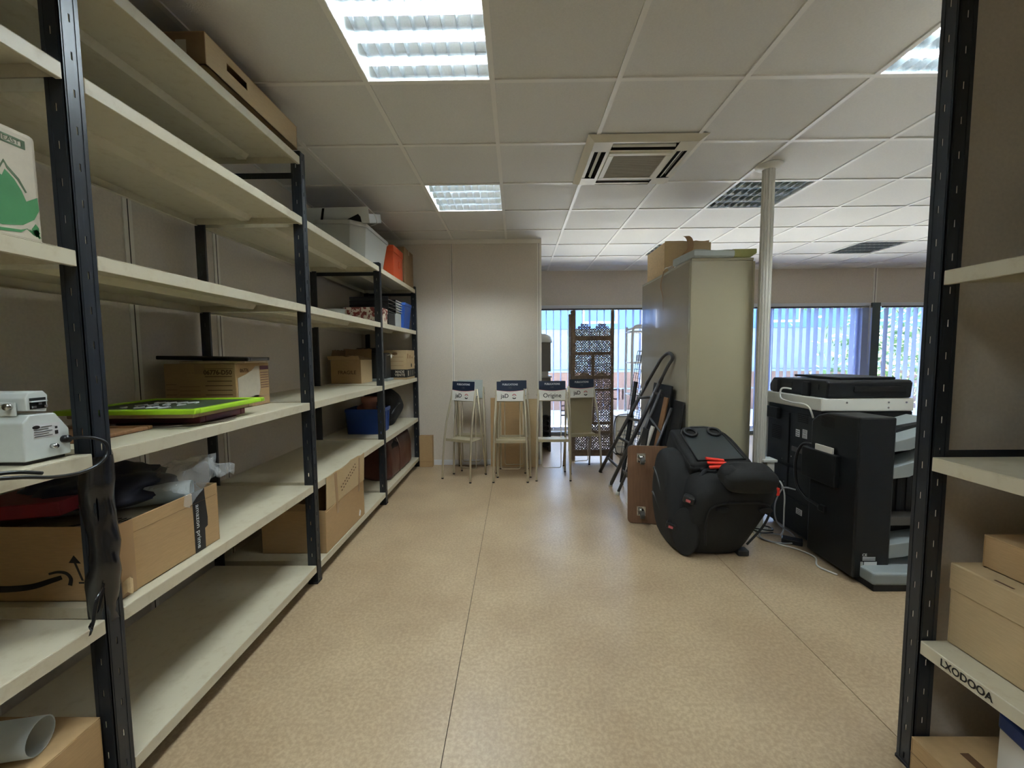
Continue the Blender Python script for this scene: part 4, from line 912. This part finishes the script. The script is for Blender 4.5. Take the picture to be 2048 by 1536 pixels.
# ------------------------------------------------------------------ panels leaning against the cabinet
def lean_x(name, label, y0, y1, xb, xt, h, mat, th=.012, cat='board', z0=0.):
    dx = xt-xb; m = frame((xb, y1, z0), (0, -1, 0), (dx, 0, math.sqrt(h*h-dx*dx)))
    o = part(name, MB().prism(rect(0, y1-y0, 0, h), m, th), mat, None, bevel=.0015, segs=1); return tag(o, label, cat)
lean_x('black_board', 'tallest black panel leaning behind the step ladder', 3.36, 3.80, 1.12, 1.262, 1.03, 'black_fabric')
lean_x('black_board', 'black panel leaning nearest the cabinet corner', 3.16, 3.34, 1.15, 1.275, .92, 'black_plastic')
lean_x('black_board', 'dark tall panel in the shadow between ladder and wire basket', 4.02, 4.12, 1.04, 1.17, 1.02, 'black_fabric')
o = lean_x('wooden_plank', 'worn wooden plank with dark chips among black panels', 3.37, 3.46, 1.06, 1.235, .94, 'wood')
lean_x('white_board', 'narrow white panel leaning among the black panels', 3.48, 3.55, .95, 1.16, .70, 'paper_white')
lean_x('black_board', 'low black board behind the brown dolly', 3.22, 3.34, .93, 1.03, .70, 'black_plastic')
# ------------------------------------------------------------------ furniture dolly standing on edge
t = thing('furniture_dolly', 'brown plywood dolly on edge with two swivel castors', 'dolly', (1.05, 3.10, 0), math.radians(-8)); 
m = frame((0, 0, .295), (1, 0, 0), (0, .10, 1))
part('board', MB().prism(rrect(.42, .585, .03), m @ Matrix.Translation((0, 0, -.018)), .018), 'wood_ply', t, bevel=.003)
for zc in (.20, -.20):
    c = m @ Matrix.Translation((-.11, zc, 0))
    k = part('castor', MB().prism(rect(-.032, .032, -.035, .035), c, .003), 'chrome', t, bevel=.001)
    part('castor_bearing', MB().tube([c @ Vector((0, 0, .003)), c @ Vector((0, 0, .016))], .022, 14), 'chrome', k, True)
    part('fork', MB().tube([c @ Vector((-.018, 0, .014)), c @ Vector((-.018, -.012, .05))], .006, 6).tube([c @ Vector((.018, 0, .014)), c @ Vector((.018, -.012, .05))], .006, 6), 'chrome', k)
    part('wheel', MB().tube([c @ Vector((-.014, -.014, .055)), c @ Vector((.014, -.014, .055))], .028, 18), 'grey_dark', k, 'auto')
    for a in (-1, 1):
        for b in (-1, 1): part('bolt', MB().cyl(c @ Vector((a*.025, b*.028, .003)), c @ Vector((a*.025, b*.028, .007)), .0045, 8), 'steel', k)
# ------------------------------------------------------------------ tall cabinet and what lies on it
t = thing('tall_cabinet', 'tall beige metal cabinet beside the white pole', 'cabinet', (1.515, 3.73, 0))
a, b, H = .225, .60, 1.98
part('carcass', MB().box(-a+.012, a, -b, b, .06, H-.02), 'cabinet', t, bevel=.003)
part('back_panel', MB().box(-a, -a+.012, -b+.045, b-.004, .06, H-.02), 'cabinet_side', t, bevel=.002)
part('corner_strip', MB().box(-a, -a+.014, -b, -b+.042, .06, H-.02), 'cabinet', t, bevel=.003)
part('top_panel', MB().box(-a, a+.004, -b, b, H-.02, H), 'cabinet', t, bevel=.003)
part('plinth', MB().box(-a+.02, a-.03, -b+.02, b-.02, 0, .06), 'grey_dark', t)
for s in (-1, 1):
    d = part('door', MB().box(a+.001, a+.018, -b+.004 if s < 0 else .002, -.002 if s < 0 else b-.004, .07, H-.025), 'cabinet', t, bevel=.003); part('door_handle', MB().box(a+.018, a+.035, s*.05-.008, s*.05+.008, .95, 1.1), 'grey_dark', d, bevel=.003)
t = carton('open_carton', 'open cardboard box with torn tape on top of cabinet', 1.325, 1.735, 3.80, 4.28, 1.981, 2.27, mat='cardboard_pale', open_=True)
a, b, h = t['half']
decal('side_panel', rect(-b+.002, b-.002, 0, h-.004), FMX(-a, 0, 0), 'cardboard_torn', t)
flap('top_flap', (-a, -b, h-.004), (a-.02, -b, h-.004), (0, -.002, .012), 'cardboard_pale', t, .004, .3, 3)
def tapef(u, v): return Vector((-.05+.05*v+.03*math.sin(u*4), -b-.015-.03*math.sin(u*3.1)-.01*v, h+.045-.20*u+.012*math.sin(u*9)))
part('torn_tape', MB().grid(tapef, 14, 4), 'tape_brown', t, True, fix=False)
t = thing('padded_package', 'grey padded package lying on front edge of cabinet', 'package', (1.43, 3.28, 1.981)); t.rotation_euler = (.02, 0, .06)
link('package_body', rbox(.30, .36, .055, .018, 3, 6, lambda v: (v.x+.006*noise.noise(v*7), v.y+.006*noise.noise(v*6+Vector((3, 0, 0))), v.z+.006*noise.noise(v*9))), 'pad_grey', t)
part('seal_strip', MB().box(-.15, .15, -.184, -.181, .012, .045), 'frosted', t)
o = part('green_package', MB().prism([(-.02, 0), (.19, -.0), (.235, .03), (.235, .062), (.06, .06), (-.04, .012)], frame((1.535, 3.40, 1.984), (1, 0, 0), (0, 0, 1)), .26), 'foam_green', None, bevel=.003); tag(o, 'olive green foam package at right edge of cabinet top', 'package')
for k, (x, y) in enumerate(((1.36, 3.53), (1.50, 3.56), (1.58, 3.46), (1.31, 3.62))):
    o = part('paper_scrap', MB().grid(lambda u, v: (.09*u-.045, .06*v-.03, .004+.03*math.sin(u*3)+.018*v*math.sin(u*5+k)), 6, 4), 'ink_black' if k == 2 else 'paper_white', None, True, loc=(x, y, 1.983), rot=(0, 0, k*1.3), fix=False)
    tag(o, ('torn white paper scrap behind the grey padded package', 'white paper scrap in the middle of the cabinet top', 'torn dark wrapping scrap on the cabinet top', 'white paper scrap at the cabinet edge beside the open carton')[k], 'paper', 'paper scraps on the cabinet')
def ribf(u, v): return Vector((1.272-.012*math.sin(u*5)**2+.004*v, 3.66+.04*math.sin(u*4.2)+(.055-.04*u)*(v-.5), 1.99-.34*u))
o = part('hanging_tape', MB().grid(ribf, 22, 3), 'cardboard_dark', None, True, fix=False); tag(o, 'strip of brown parcel tape hanging down cabinet side', 'tape')
# ------------------------------------------------------------------ white service pole with socket box
t = thing('service_pole', 'white grooved service pole from floor to ceiling', 'pole', (1.765, 3.02, 0))
prof = []
for k in range(48):
    a = 2*PI*k/48; r = .041*(1-.12*(1 if k % 4 == 0 else 0)); prof.append((r*math.cos(a), r*math.sin(a)))
part('column', MB().prism(prof, FPZ(0, 0, 0), ZC-.012), 'pole', t, 'auto')
part('ceiling_flange', MB().lathe([(.043, -.03), (.075, -.018), (.088, -.008), (.088, 0), (0, 0)], (0, 0, ZC-.001), 28), 'white_plastic', t, 'auto')
part('base_flange', MB().lathe([(0, .012), (.065, .012), (.075, .004), (.075, 0), (0, 0)], n=28), 'white_plastic', t, 'auto')
s_ = part('socket_box', MB().box(.032, .085, -.052, .03, .23, .50), 'copier_white', t, bevel=.004); part('box_lid', MB().box(.0, .10, -.062, .036, .50, .52), 'white_plastic', s_, bevel=.004)
for z in (.27, .34, .41): part('socket', MB().box(.085, .088, -.04, .02, z-.025, z+.025), 'white_plastic', s_, bevel=.002); part('socket_hole', MB().cyl((.0875, -.01, z), (.0895, -.01, z), .016, 12), 'grey_dark', s_)
part('plug', MB().box(.088, .115, -.025, .005, .325, .355), 'white_plastic', s_, bevel=.004)
def cable(label, pts, r, mat, name='cable', ends=True):
    o = part(name, MB().tube(catmull(pts, 7), r, 7), mat, None, True); tag(o, label, 'cable', 'cables behind the copier'); return o
cable('white cable arcing from pole socket to the floor', [(1.875, 3.01, .34), (1.90, 2.98, .355), (1.908, 2.94, .28), (1.905, 2.93, .15), (1.885, 2.90, .03), (1.84, 2.84, .007), (1.89, 2.72, .006)], .0055, 'cable_white')
cable('white cable running along the floor to the copier base', [(1.70, 2.95, .006), (1.68, 2.84, .006), (1.74, 2.74, .006), (1.82, 2.66, .006), (1.86, 2.55, .006), (1.80, 2.44, .006), (1.84, 2.34, .006)], .005, 'cable_white')
cable('grey looped cable curling on the floor by the car seat', [(1.895, 2.87, .345), (1.86, 2.89, .33), (1.82, 2.90, .22), (1.82, 2.87, .10), (1.90, 2.82, .03), (1.86, 2.74, .012), (1.74, 2.74, .012), (1.68, 2.82, .012), (1.74, 2.90, .012), (1.84, 2.86, .014)], .005, 'cable_grey')
cable('black cable coiled on the floor behind the car seat', [(1.66, 3.02, .008), (1.74, 2.94, .02), (1.82, 2.92, .018), (1.84, 2.98, .016), (1.76, 3.02, .018), (1.68, 2.96, .02), (1.72, 2.88, .02), (1.80, 2.88, .02)], .005, 'black_rubber')
o = part('power_brick', MB().box(-.06, .06, -.035, .035, 0, .032), 'copier_black', None, bevel=.006, loc=(1.855, 2.76, 0), rot=(0, 0, -.6)); tag(o, 'black power adapter on the floor by copier', 'adapter')
o = part('paper_sheet', MB().grid(lambda u, v: (1.70+.14*u, 3.06+.14*v, .004+.03*u*v), 3, 3), 'paper_white', None, True, fix=False); tag(o, 'white paper lying on floor behind the car seat', 'paper')
# ------------------------------------------------------------------ car seat lying on its back
t = thing('car_seat', 'black child car seat lying on its back on floor', 'car seat', (1.28, 2.80, 0))
S = lambda *p: Vector(p)-Vector((1.28, 2.80, 0))
def loft(rings, mat, name, parent, sub=2):
    """closed smooth solid through rings (x0,x1,y0,y1,z,roundness), local coordinates"""
    n = 24; vs = []; fs = []
    for (x0, x1, y0, y1, z, e) in rings:
        cx, cy, a, b = (x0+x1)/2-1.28, (y0+y1)/2-2.80, (x1-x0)/2, (y1-y0)/2
        for k in range(n):
            th = 2*PI*k/n; c, s = math.cos(th), math.sin(th)
            vs.append((cx+a*math.copysign(abs(c)**(2/e), c), cy+b*math.copysign(abs(s)**(2/e), s), z))
    N = len(rings)
    for i in range(N-1):
        for k in range(n): fs.append((i*n+k, i*n+(k+1) % n, (i+1)*n+(k+1) % n, (i+1)*n+k))
    fs += [tuple(range(n))[::-1], tuple((N-1)*n+k for k in range(n))]
    o = part(name, MB().add(vs, fs), mat, parent, True)
    if sub: md = o.modifiers.new('s', 'SUBSURF'); md.levels = 1; md.render_levels = 1
    return o
# backrest shell facing the camera: wide near the top, narrow at the floor
loft([(1.10, 1.42, 2.60, 2.86, .0, 3), (1.08, 1.445, 2.575, 2.90, .02, 4), (1.06, 1.50, 2.54, 2.93, .14, 4.5), (1.065, 1.575, 2.50, 2.95, .30, 4.5), (1.085, 1.625, 2.475, 2.95, .40, 4.5), (1.11, 1.63, 2.48, 2.93, .46, 4), (1.15, 1.60, 2.52, 2.90, .50, 3.5), (1.22, 1.55, 2.58, 2.86, .515, 3)], 'seat_fabric', 'backrest', t)
# side shell with the hip wing, seen on the left
loft([(1.02, 1.16, 2.60, 2.97, .0, 3), (.995, 1.19, 2.585, 3.0, .03, 4), (.97, 1.20, 2.61, 3.02, .18, 4), (.965, 1.20, 2.66, 3.03, .34, 4), (.985, 1.20, 2.70, 3.03, .46, 4), (.995, 1.20, 2.74, 3.03, .53, 4), (1.015, 1.20, 2.80, 3.02, .585, 3.5), (1.06, 1.19, 2.86, 2.99, .615, 3)], 'seat_fabric', 'side_shell', t)
# round pivot cover at the lower corner
part('pivot_cover', MB().prism([(.085*math.cos(i*PI/14)*1.0, .15*math.sin(i*PI/14)) for i in range(28)], frame(S(1.06, 2.585, .155), (.72, -.60, 0), (.03, .08, 1)) @ Matrix.Translation((0, 0, -.03)), .036), 'seat_fabric', t, 'auto', bevel=.012, segs=3)
# grooves along the side shell
for pts in ([(.985, 2.96, .47), (.983, 2.88, .43), (.985, 2.78, .35), (1.035, 2.655, .25)], [(.972, 2.94, .30), (.978, 2.84, .25), (.995, 2.72, .16), (1.03, 2.625, .10)]):
    part('shell_rib', MB().tube(catmull([S(*p) for p in pts], 6), .011, 8), 'seat_plastic', t, True)
# lap belt guides with red marks
for p in ((1.075, 2.565, .37), (1.0, 2.645, .17)):
    g = part('belt_guide', MB().box(-.035, .035, -.02, .03, -.02, .025), 'black_plastic', t, bevel=.008, loc=S(*p), rot=(.2, .2, -.6)); part('guide_mark', MB().box(-.014, .014, -.026, -.019, -.005, .011), 'logo_red', g, bevel=.002)
# seat base turned upward: padded rim with a plastic tray and two round feet
B = frame(S(1.335, 2.935, .605), (.992, .12, .0), (-.05, .90, .42))
def base_fn(v):
    k = 1-.16*max(0, v.y/.23); v = Vector((v.x*k, v.y, v.z)); v.z -= .05*max(0, (v.y/.23))**3; return v
link('seat_base', rbox(.43, .46, .19, .075, 5, 6, base_fn, B @ Matrix.Translation((0, 0, -.125))), 'seat_fabric', t)
trp = [(-.165, -.20), (.165, -.20), (.15, .10), (.12, .155), (.05, .172), (-.05, .172), (-.12, .155), (-.15, .10)]
part('base_tray', MB().prism(trp, B @ Matrix.Translation((0, 0, .055)), .014), 'seat_tray', t, bevel=.006, segs=3)
part('tray_rim', MB().tube([B @ Vector((x, y, .068)) for x, y in trp], .008, 8, True), 'seat_plastic', t, True)
for x in (-.085, .095):
    part('round_foot', MB().tube([B @ Vector((x+.042*math.cos(i*PI/12), .10+.042*math.sin(i*PI/12), .078)) for i in range(24)], .010, 8, True), 'black_plastic', t, True); part('foot_well', MB().tube([B @ Vector((x, .10, .069)), B @ Vector((x, .10, .071))], .034, 20), 'void', t)
# headrest pad on top of the backrest end
link('headrest', rbox(.335, .16, .17, .078, 7, 2, lambda v: (v.x*(1-.10*abs(v.z-.085)/.085), v.y, v.z*(1-.25*(v.x/.167)**2)+.02*(v.x/.167)**2), frame(S(1.385, 2.505, .485), (1, .06, -.06), (-.05, .80, .35)) @ Matrix.Translation((0, 0, -.03))), 'seat_fabric', t)
for k in range(3): part('red_guide', MB().box(-.06, .06, -.012, .012, -.007, .007), 'seat_red', t, bevel=.004, loc=S(1.30, 2.655+.03*k, .555+.016*k), rot=(.3, .12*(k-1), -.25+.1*k))
part('belt_clip', MB().box(-.05, .05, -.03, .03, -.03, .03), 'black_plastic', t, bevel=.01, loc=S(1.25, 2.70, .51), rot=(.2, 0, -.5))
part('belt_clip', MB().box(-.014, .014, -.018, .018, -.026, .026), 'seat_red', t, bevel=.005, loc=S(1.648, 2.62, .405))
part('belt_web', MB().tube(catmull([S(1.14, 2.62, .45), S(1.2, 2.66, .51), S(1.27, 2.72, .53), S(1.36, 2.76, .53), S(1.46, 2.72, .54)], 6), .014, 6), 'black_fabric', t, True)
for x in (1.245, 1.50): part('shell_hole', MB().prism([(.042*math.cos(i*PI/10), .017*math.sin(i*PI/10)) for i in range(20)], frame(S(x, 2.490, .335), (1, 0, 0), (0, -.06, 1)), .02), 'void', t, bevel=.004)
for pts in ([(1.16, 2.515, .10), (1.16, 2.505, .26), (1.20, 2.485, .36), (1.38, 2.475, .38), (1.52, 2.48, .36), (1.51, 2.50, .24), (1.42, 2.525, .10)],): part('shell_seam', MB().tube(catmull([S(*p) for p in pts], 6), .007, 6), 'seat_fabric', t, True)
part('locking_foot', MB().box(-.035, .035, -.03, .03, 0, .04), 'seat_plastic', t, bevel=.008, loc=S(1.43, 2.60, .0))
# ------------------------------------------------------------------ photocopier with finisher
t = thing('photocopier', 'large black photocopier with white band seen from behind', 'photocopier', (2.2, 2.7, 0))
C = lambda x: x-2.2
D = lambda y: y-2.7
body = part('body', MB().box(C(1.93), C(2.50), D(2.64), D(3.20), .03, .91), 'copier_black', t, bevel=.008)
for (x, y) in ((1.98, 2.7), (2.45, 2.7), (1.98, 3.14), (2.45, 3.14)): part('castor', MB().cyl((C(x)-.012, D(y), .022), (C(x)+.012, D(y), .022), .022, 14), 'rubber', t, 'auto')
part('white_band', MB().box(C(1.915), C(2.49), D(2.625), D(3.215), .912, .995), 'copier_white', t, bevel=.008)
for x in (2.07, 2.33, 2.44): part('band_screw', MB().cyl((C(x), D(2.626), .968), (C(x), D(2.622), .968), .006, 8), 'steel', t)
part('band_screw', MB().cyl((C(2.33), D(2.626), .935), (C(2.33), D(2.622), .935), .006, 8), 'steel', t)
part('side_edge', MB().box(C(1.925), C(1.95), D(3.2), D(3.215), .03, .912), 'copier_white', t)
lid = part('scanner_lid', MB().prism([(D(2.62), .997), (D(3.21), .997), (D(3.215), 1.05), (D(3.17), 1.10), (D(2.63), 1.11), (D(2.61), 1.095)], frame((C(1.94), 0, 0), (0, 1, 0), (0, 0, 1)), .525), 'copier_black', t, bevel=.01)
part('feeder_tray', MB().box(C(2.05), C(2.40), D(2.66), D(3.10), 1.11, 1.125), 'copier_black', lid, bevel=.006)
part('lid_panel', MB().box(C(2.10), C(2.42), D(2.606), D(2.612), 1.035, 1.07), 'copier_dark', lid, bevel=.002)
for y in (2.80, 3.12): part('lid_hinge', MB().box(C(1.925), C(1.945), D(y)-.03, D(y)+.03, .985, 1.09), 'copier_dark', lid, bevel=.004)
for y in (2.72, 2.98): part('lid_vent', MB().box(C(1.937), C(1.941), D(y)-.03, D(y)+.03, 1.045, 1.08), 'copier_dark', lid)
# covers, labels and vents on the rear
for (y0, y1, z0, z1) in ((2.66, 2.92, .50, .86), (2.94, 3.18, .50, .86), (2.66, 2.92, .28, .48), (2.94, 3.18, .28, .48), (2.66, 3.18, .06, .26)):
    part('rear_cover', MB().box(C(1.922), C(1.931), D(y0), D(y1), z0, z1), 'copier_black', t, bevel=.003)
part('filter_box', MB().box(C(1.90), C(1.925), D(3.04), D(3.19), .80, .885), 'copier_dark', t, bevel=.008)
for y, z, n in ((3.08, .66, 8), (2.80, .82, 5)):
    for k in range(n): part('vent_slot', MB().box(C(1.9205), C(1.923), D(y)-.05, D(y)+.05, z-.005+.013*k, z+.001+.013*k), 'void', t)
for (y, z, w_, h_) in ((2.845, .735, .04, .05), (2.775, .755, .045, .03), (2.775, .725, .045, .028), (2.80, .20, .06, .04)):
    lb = decal('rating_label', rect(-w_/2, w_/2, -h_/2, h_/2), FMX(C(1.9215), D(y), z), 'label_white', t)
    for k in range(3): decal('label_print', rect(-w_*.4, w_*.35, -h_*.35+k*h_*.28, -h_*.25+k*h_*.28), FMX(C(1.9205), D(y), z), 'grey_dark', lb)
for y, z in ((2.70, .80), (2.90, .56), (3.0, .52), (3.1, .4), (2.7, .6), (2.97, .36)): part('cover_screw', MB().cyl((C(1.9215), D(y), z), (C(1.9195), D(y), z), .005, 8), 'steel', t)
part('handle_recess', MB().box(C(1.918), C(1.925), D(2.75), D(2.90), .60, .635), 'grey_dark', t, bevel=.003)
# finisher standing in front of the body
fin = part('finisher', MB().prism([(D(2.26), .03), (D(2.63), .03), (D(2.63), .86), (D(2.58), .90), (D(2.50), .925), (D(2.26), .93)], frame((C(1.86), 0, 0), (0, 1, 0), (0, 0, 1)), .20), 'copier_black', t, bevel=.01)
part('lower_cabinet', MB().box(C(1.895), C(1.905), D(2.36), D(2.66), .05, .72), 'copier_dark', fin, bevel=.004)
part('paper_pocket', MB().box(C(1.825), C(1.86), D(2.38), D(2.66), .50, .69), 'copier_black', fin, bevel=.006)
part('pocket_paper', MB().box(C(1.838), C(1.848), D(2.42), D(2.56), .52, .725), 'paper_white', fin, rot=(0, 0, 0))
for k in range(8): part('vent_slot', MB().box(C(1.857), C(1.8605), D(2.44), D(2.54), .84+.008*k, .8435+.008*k), 'void', fin)
lb = decal('rating_label', rect(-.045, .045, -.02, .02), FMY(C(1.945), D(2.2595), .155), 'ink_black', fin); text('label_lettering', 'CE', .022, FMY(C(1.92), D(2.2585), .163), 'label_white', lb)
for k in range(3): decal('label_print', rect(-.04, .03, -.016+.008*k, -.0125+.008*k), FMY(C(1.95), D(2.2585), .148), 'label_white', lb)
decal('rating_label', rect(-.025, .045, -.012, .012), FMY(C(1.945), D(2.2595), .112), 'label_white', fin); decal('rating_label', rect(-.045, -.03, -.016, .012), FMY(C(1.945), D(2.2595), .112), 'grey_tray', fin)
part('output_column', MB().box(C(2.06), C(2.32), D(2.40), D(2.63), .03, .80), 'copier_dark', fin, bevel=.006)
for k in range(4): part('column_rib', MB().box(C(2.09+.055*k), C(2.115+.055*k), D(2.392), D(2.402), .36, .66), 'copier_black', fin, bevel=.002)
for z0, z1, z2 in ((.80, .90, .02), (.66, .76, .03), (.23, .27, .05)):
    part('output_tray', MB().prism([(C(2.055), z0-z2*.2), (C(2.42), z1), (C(2.42), z1-.03), (C(2.14), z0-z2-.03), (C(2.055), z0-z2-.04)], frame((0, D(2.60), 0), (1, 0, 0), (0, 0, 1)), .34), 'copier_grey', fin, bevel=.004)
part('tray_guard', MB().prism([(C(2.055), .72), (C(2.15), .74), (C(2.3), .84), (C(2.42), .86), (C(2.42), .90), (C(2.2), .86), (C(2.055), .79)], frame((0, D(2.42), 0), (1, 0, 0), (0, 0, 1)), .05), 'copier_dark', fin, bevel=.004)
part('catch_bar', MB().box(C(2.06), C(2.40), D(2.30), D(2.40), .31, .36), 'grey_dark', fin, bevel=.006)
part('foot_plate', MB().box(C(1.90), C(2.40), D(2.17), D(2.42), .035, .105), 'copier_grey', fin, bevel=.015, segs=3); part('foot_skirt', MB().box(C(1.91), C(2.40), D(2.18), D(2.42), .0, .035), 'rubber', fin)
part('power_lead', MB().tube(catmull([(C(1.885), D(2.62), .70), (C(1.86), D(2.70), .69), (C(1.845), D(2.74), .58), (C(1.85), D(2.73), .42), (C(1.86), D(2.66), .355), (C(1.855), D(2.56), .345), (C(1.85), D(2.50), .34)], 8), .009, 8), 'black_rubber', t, True)
part('lead_plug', MB().box(C(1.84), C(1.895), D(2.47), D(2.52), .32, .36), 'black_rubber', t, bevel=.005)
part('network_lead', MB().tube(catmull([(C(1.92), D(2.84), .34), (C(1.89), D(2.86), .345), (C(1.86), D(2.90), .34)], 6), .005, 7), 'cable_grey', t, True)
part('scanner_lead', MB().tube(catmull([(C(1.93), D(2.94), 1.03), (C(1.88), D(2.97), 1.03), (C(1.87), D(2.96), .965), (C(1.88), D(2.86), .945), (C(1.885), D(2.74), .945), (C(1.895), D(2.70), .92), (C(1.92), D(2.70), .86)], 8), .006, 7), 'cable_white', t, True)
# ------------------------------------------------------------------ right rack contents
t = carton('lidded_carton', 'cardboard box with deep lid on right rack middle shelf', 1.275, 1.70, .55, 1.198, .4255, .60, mat='cardboard_pale', open_=True)
a, b, h = t['half']
part('lid', MB().box(-a-.004, a+.004, -b-.004, b+.002, h-.012, h+.068), 'cardboard_pale', t, bevel=.004)
for y in (.0, .12): decal('lid_slot', rect(-.022, .022, -.003, .003), frame((-a+.012, b-.12-y, h+.068), (0, -1, .0), (1, 0, 0)), 'ink_brown', t)
decal('lid_slot', rect(-.04, .04, -.003, .003), frame((-a+.10, b-.03, h+.068), (1, 0, 0), (0, 1, 0)), 'ink_brown', t)
t = carton('flat_carton', 'smaller cardboard box stacked on lidded box, right rack', 1.335, 1.66, .62, 1.175, .669, .762, mat='cardboard', tape=False)
t = thing('black_printer', 'black machine on the right rack shelf, cut by frame edge', 'machine', (1.60, .95, .981))
part('case', MB().prism([(.24, 0), (.22, .06), (.17, .095), (-.3, .10), (-.3, 0)], frame((-.16, 0, 0), (0, 1, 0), (0, 0, 1)), .30), 'black_plastic', t, bevel=.01); part('top_cover', MB().box(-.13, .12, -.28, .14, .10, .115), 'black_plastic', t, bevel=.005)
t = carton('floor_carton', 'low cardboard box with hand hole under the right rack', 1.19, 1.70, .50, 1.20, 0, .122, mat='cardboard', tape=False)
a, b, h = t['half']; decal('hand_hole', rect(-.045, .045, -.012, .012), frame((-a+.10, b-.10, h), (0, -1, 0), (1, 0, 0)), 'ink_brown', t); decal('lid_seam', rect(-b, b, h-.05, h-.047), FMX(-a, 0, 0), 'cardboard_dark', t)
t = thing('blue_package', 'blue and white wrapped package at bottom right corner', 'package', (1.40, .90, .1235), math.radians(-12))
part('pack_body', MB().box(-.12, .2, -.25, .17, 0, .17), 'paper_white', t, bevel=.006); part('blue_wrap', MB().box(-.122, .202, -.252, .172, .13, .176), 'blue_pack', t, bevel=.006)
decal('pack_print', rect(-.1, .2, .06, .065), FMX(-.1205, 0, 0), 'grey_dark', t)
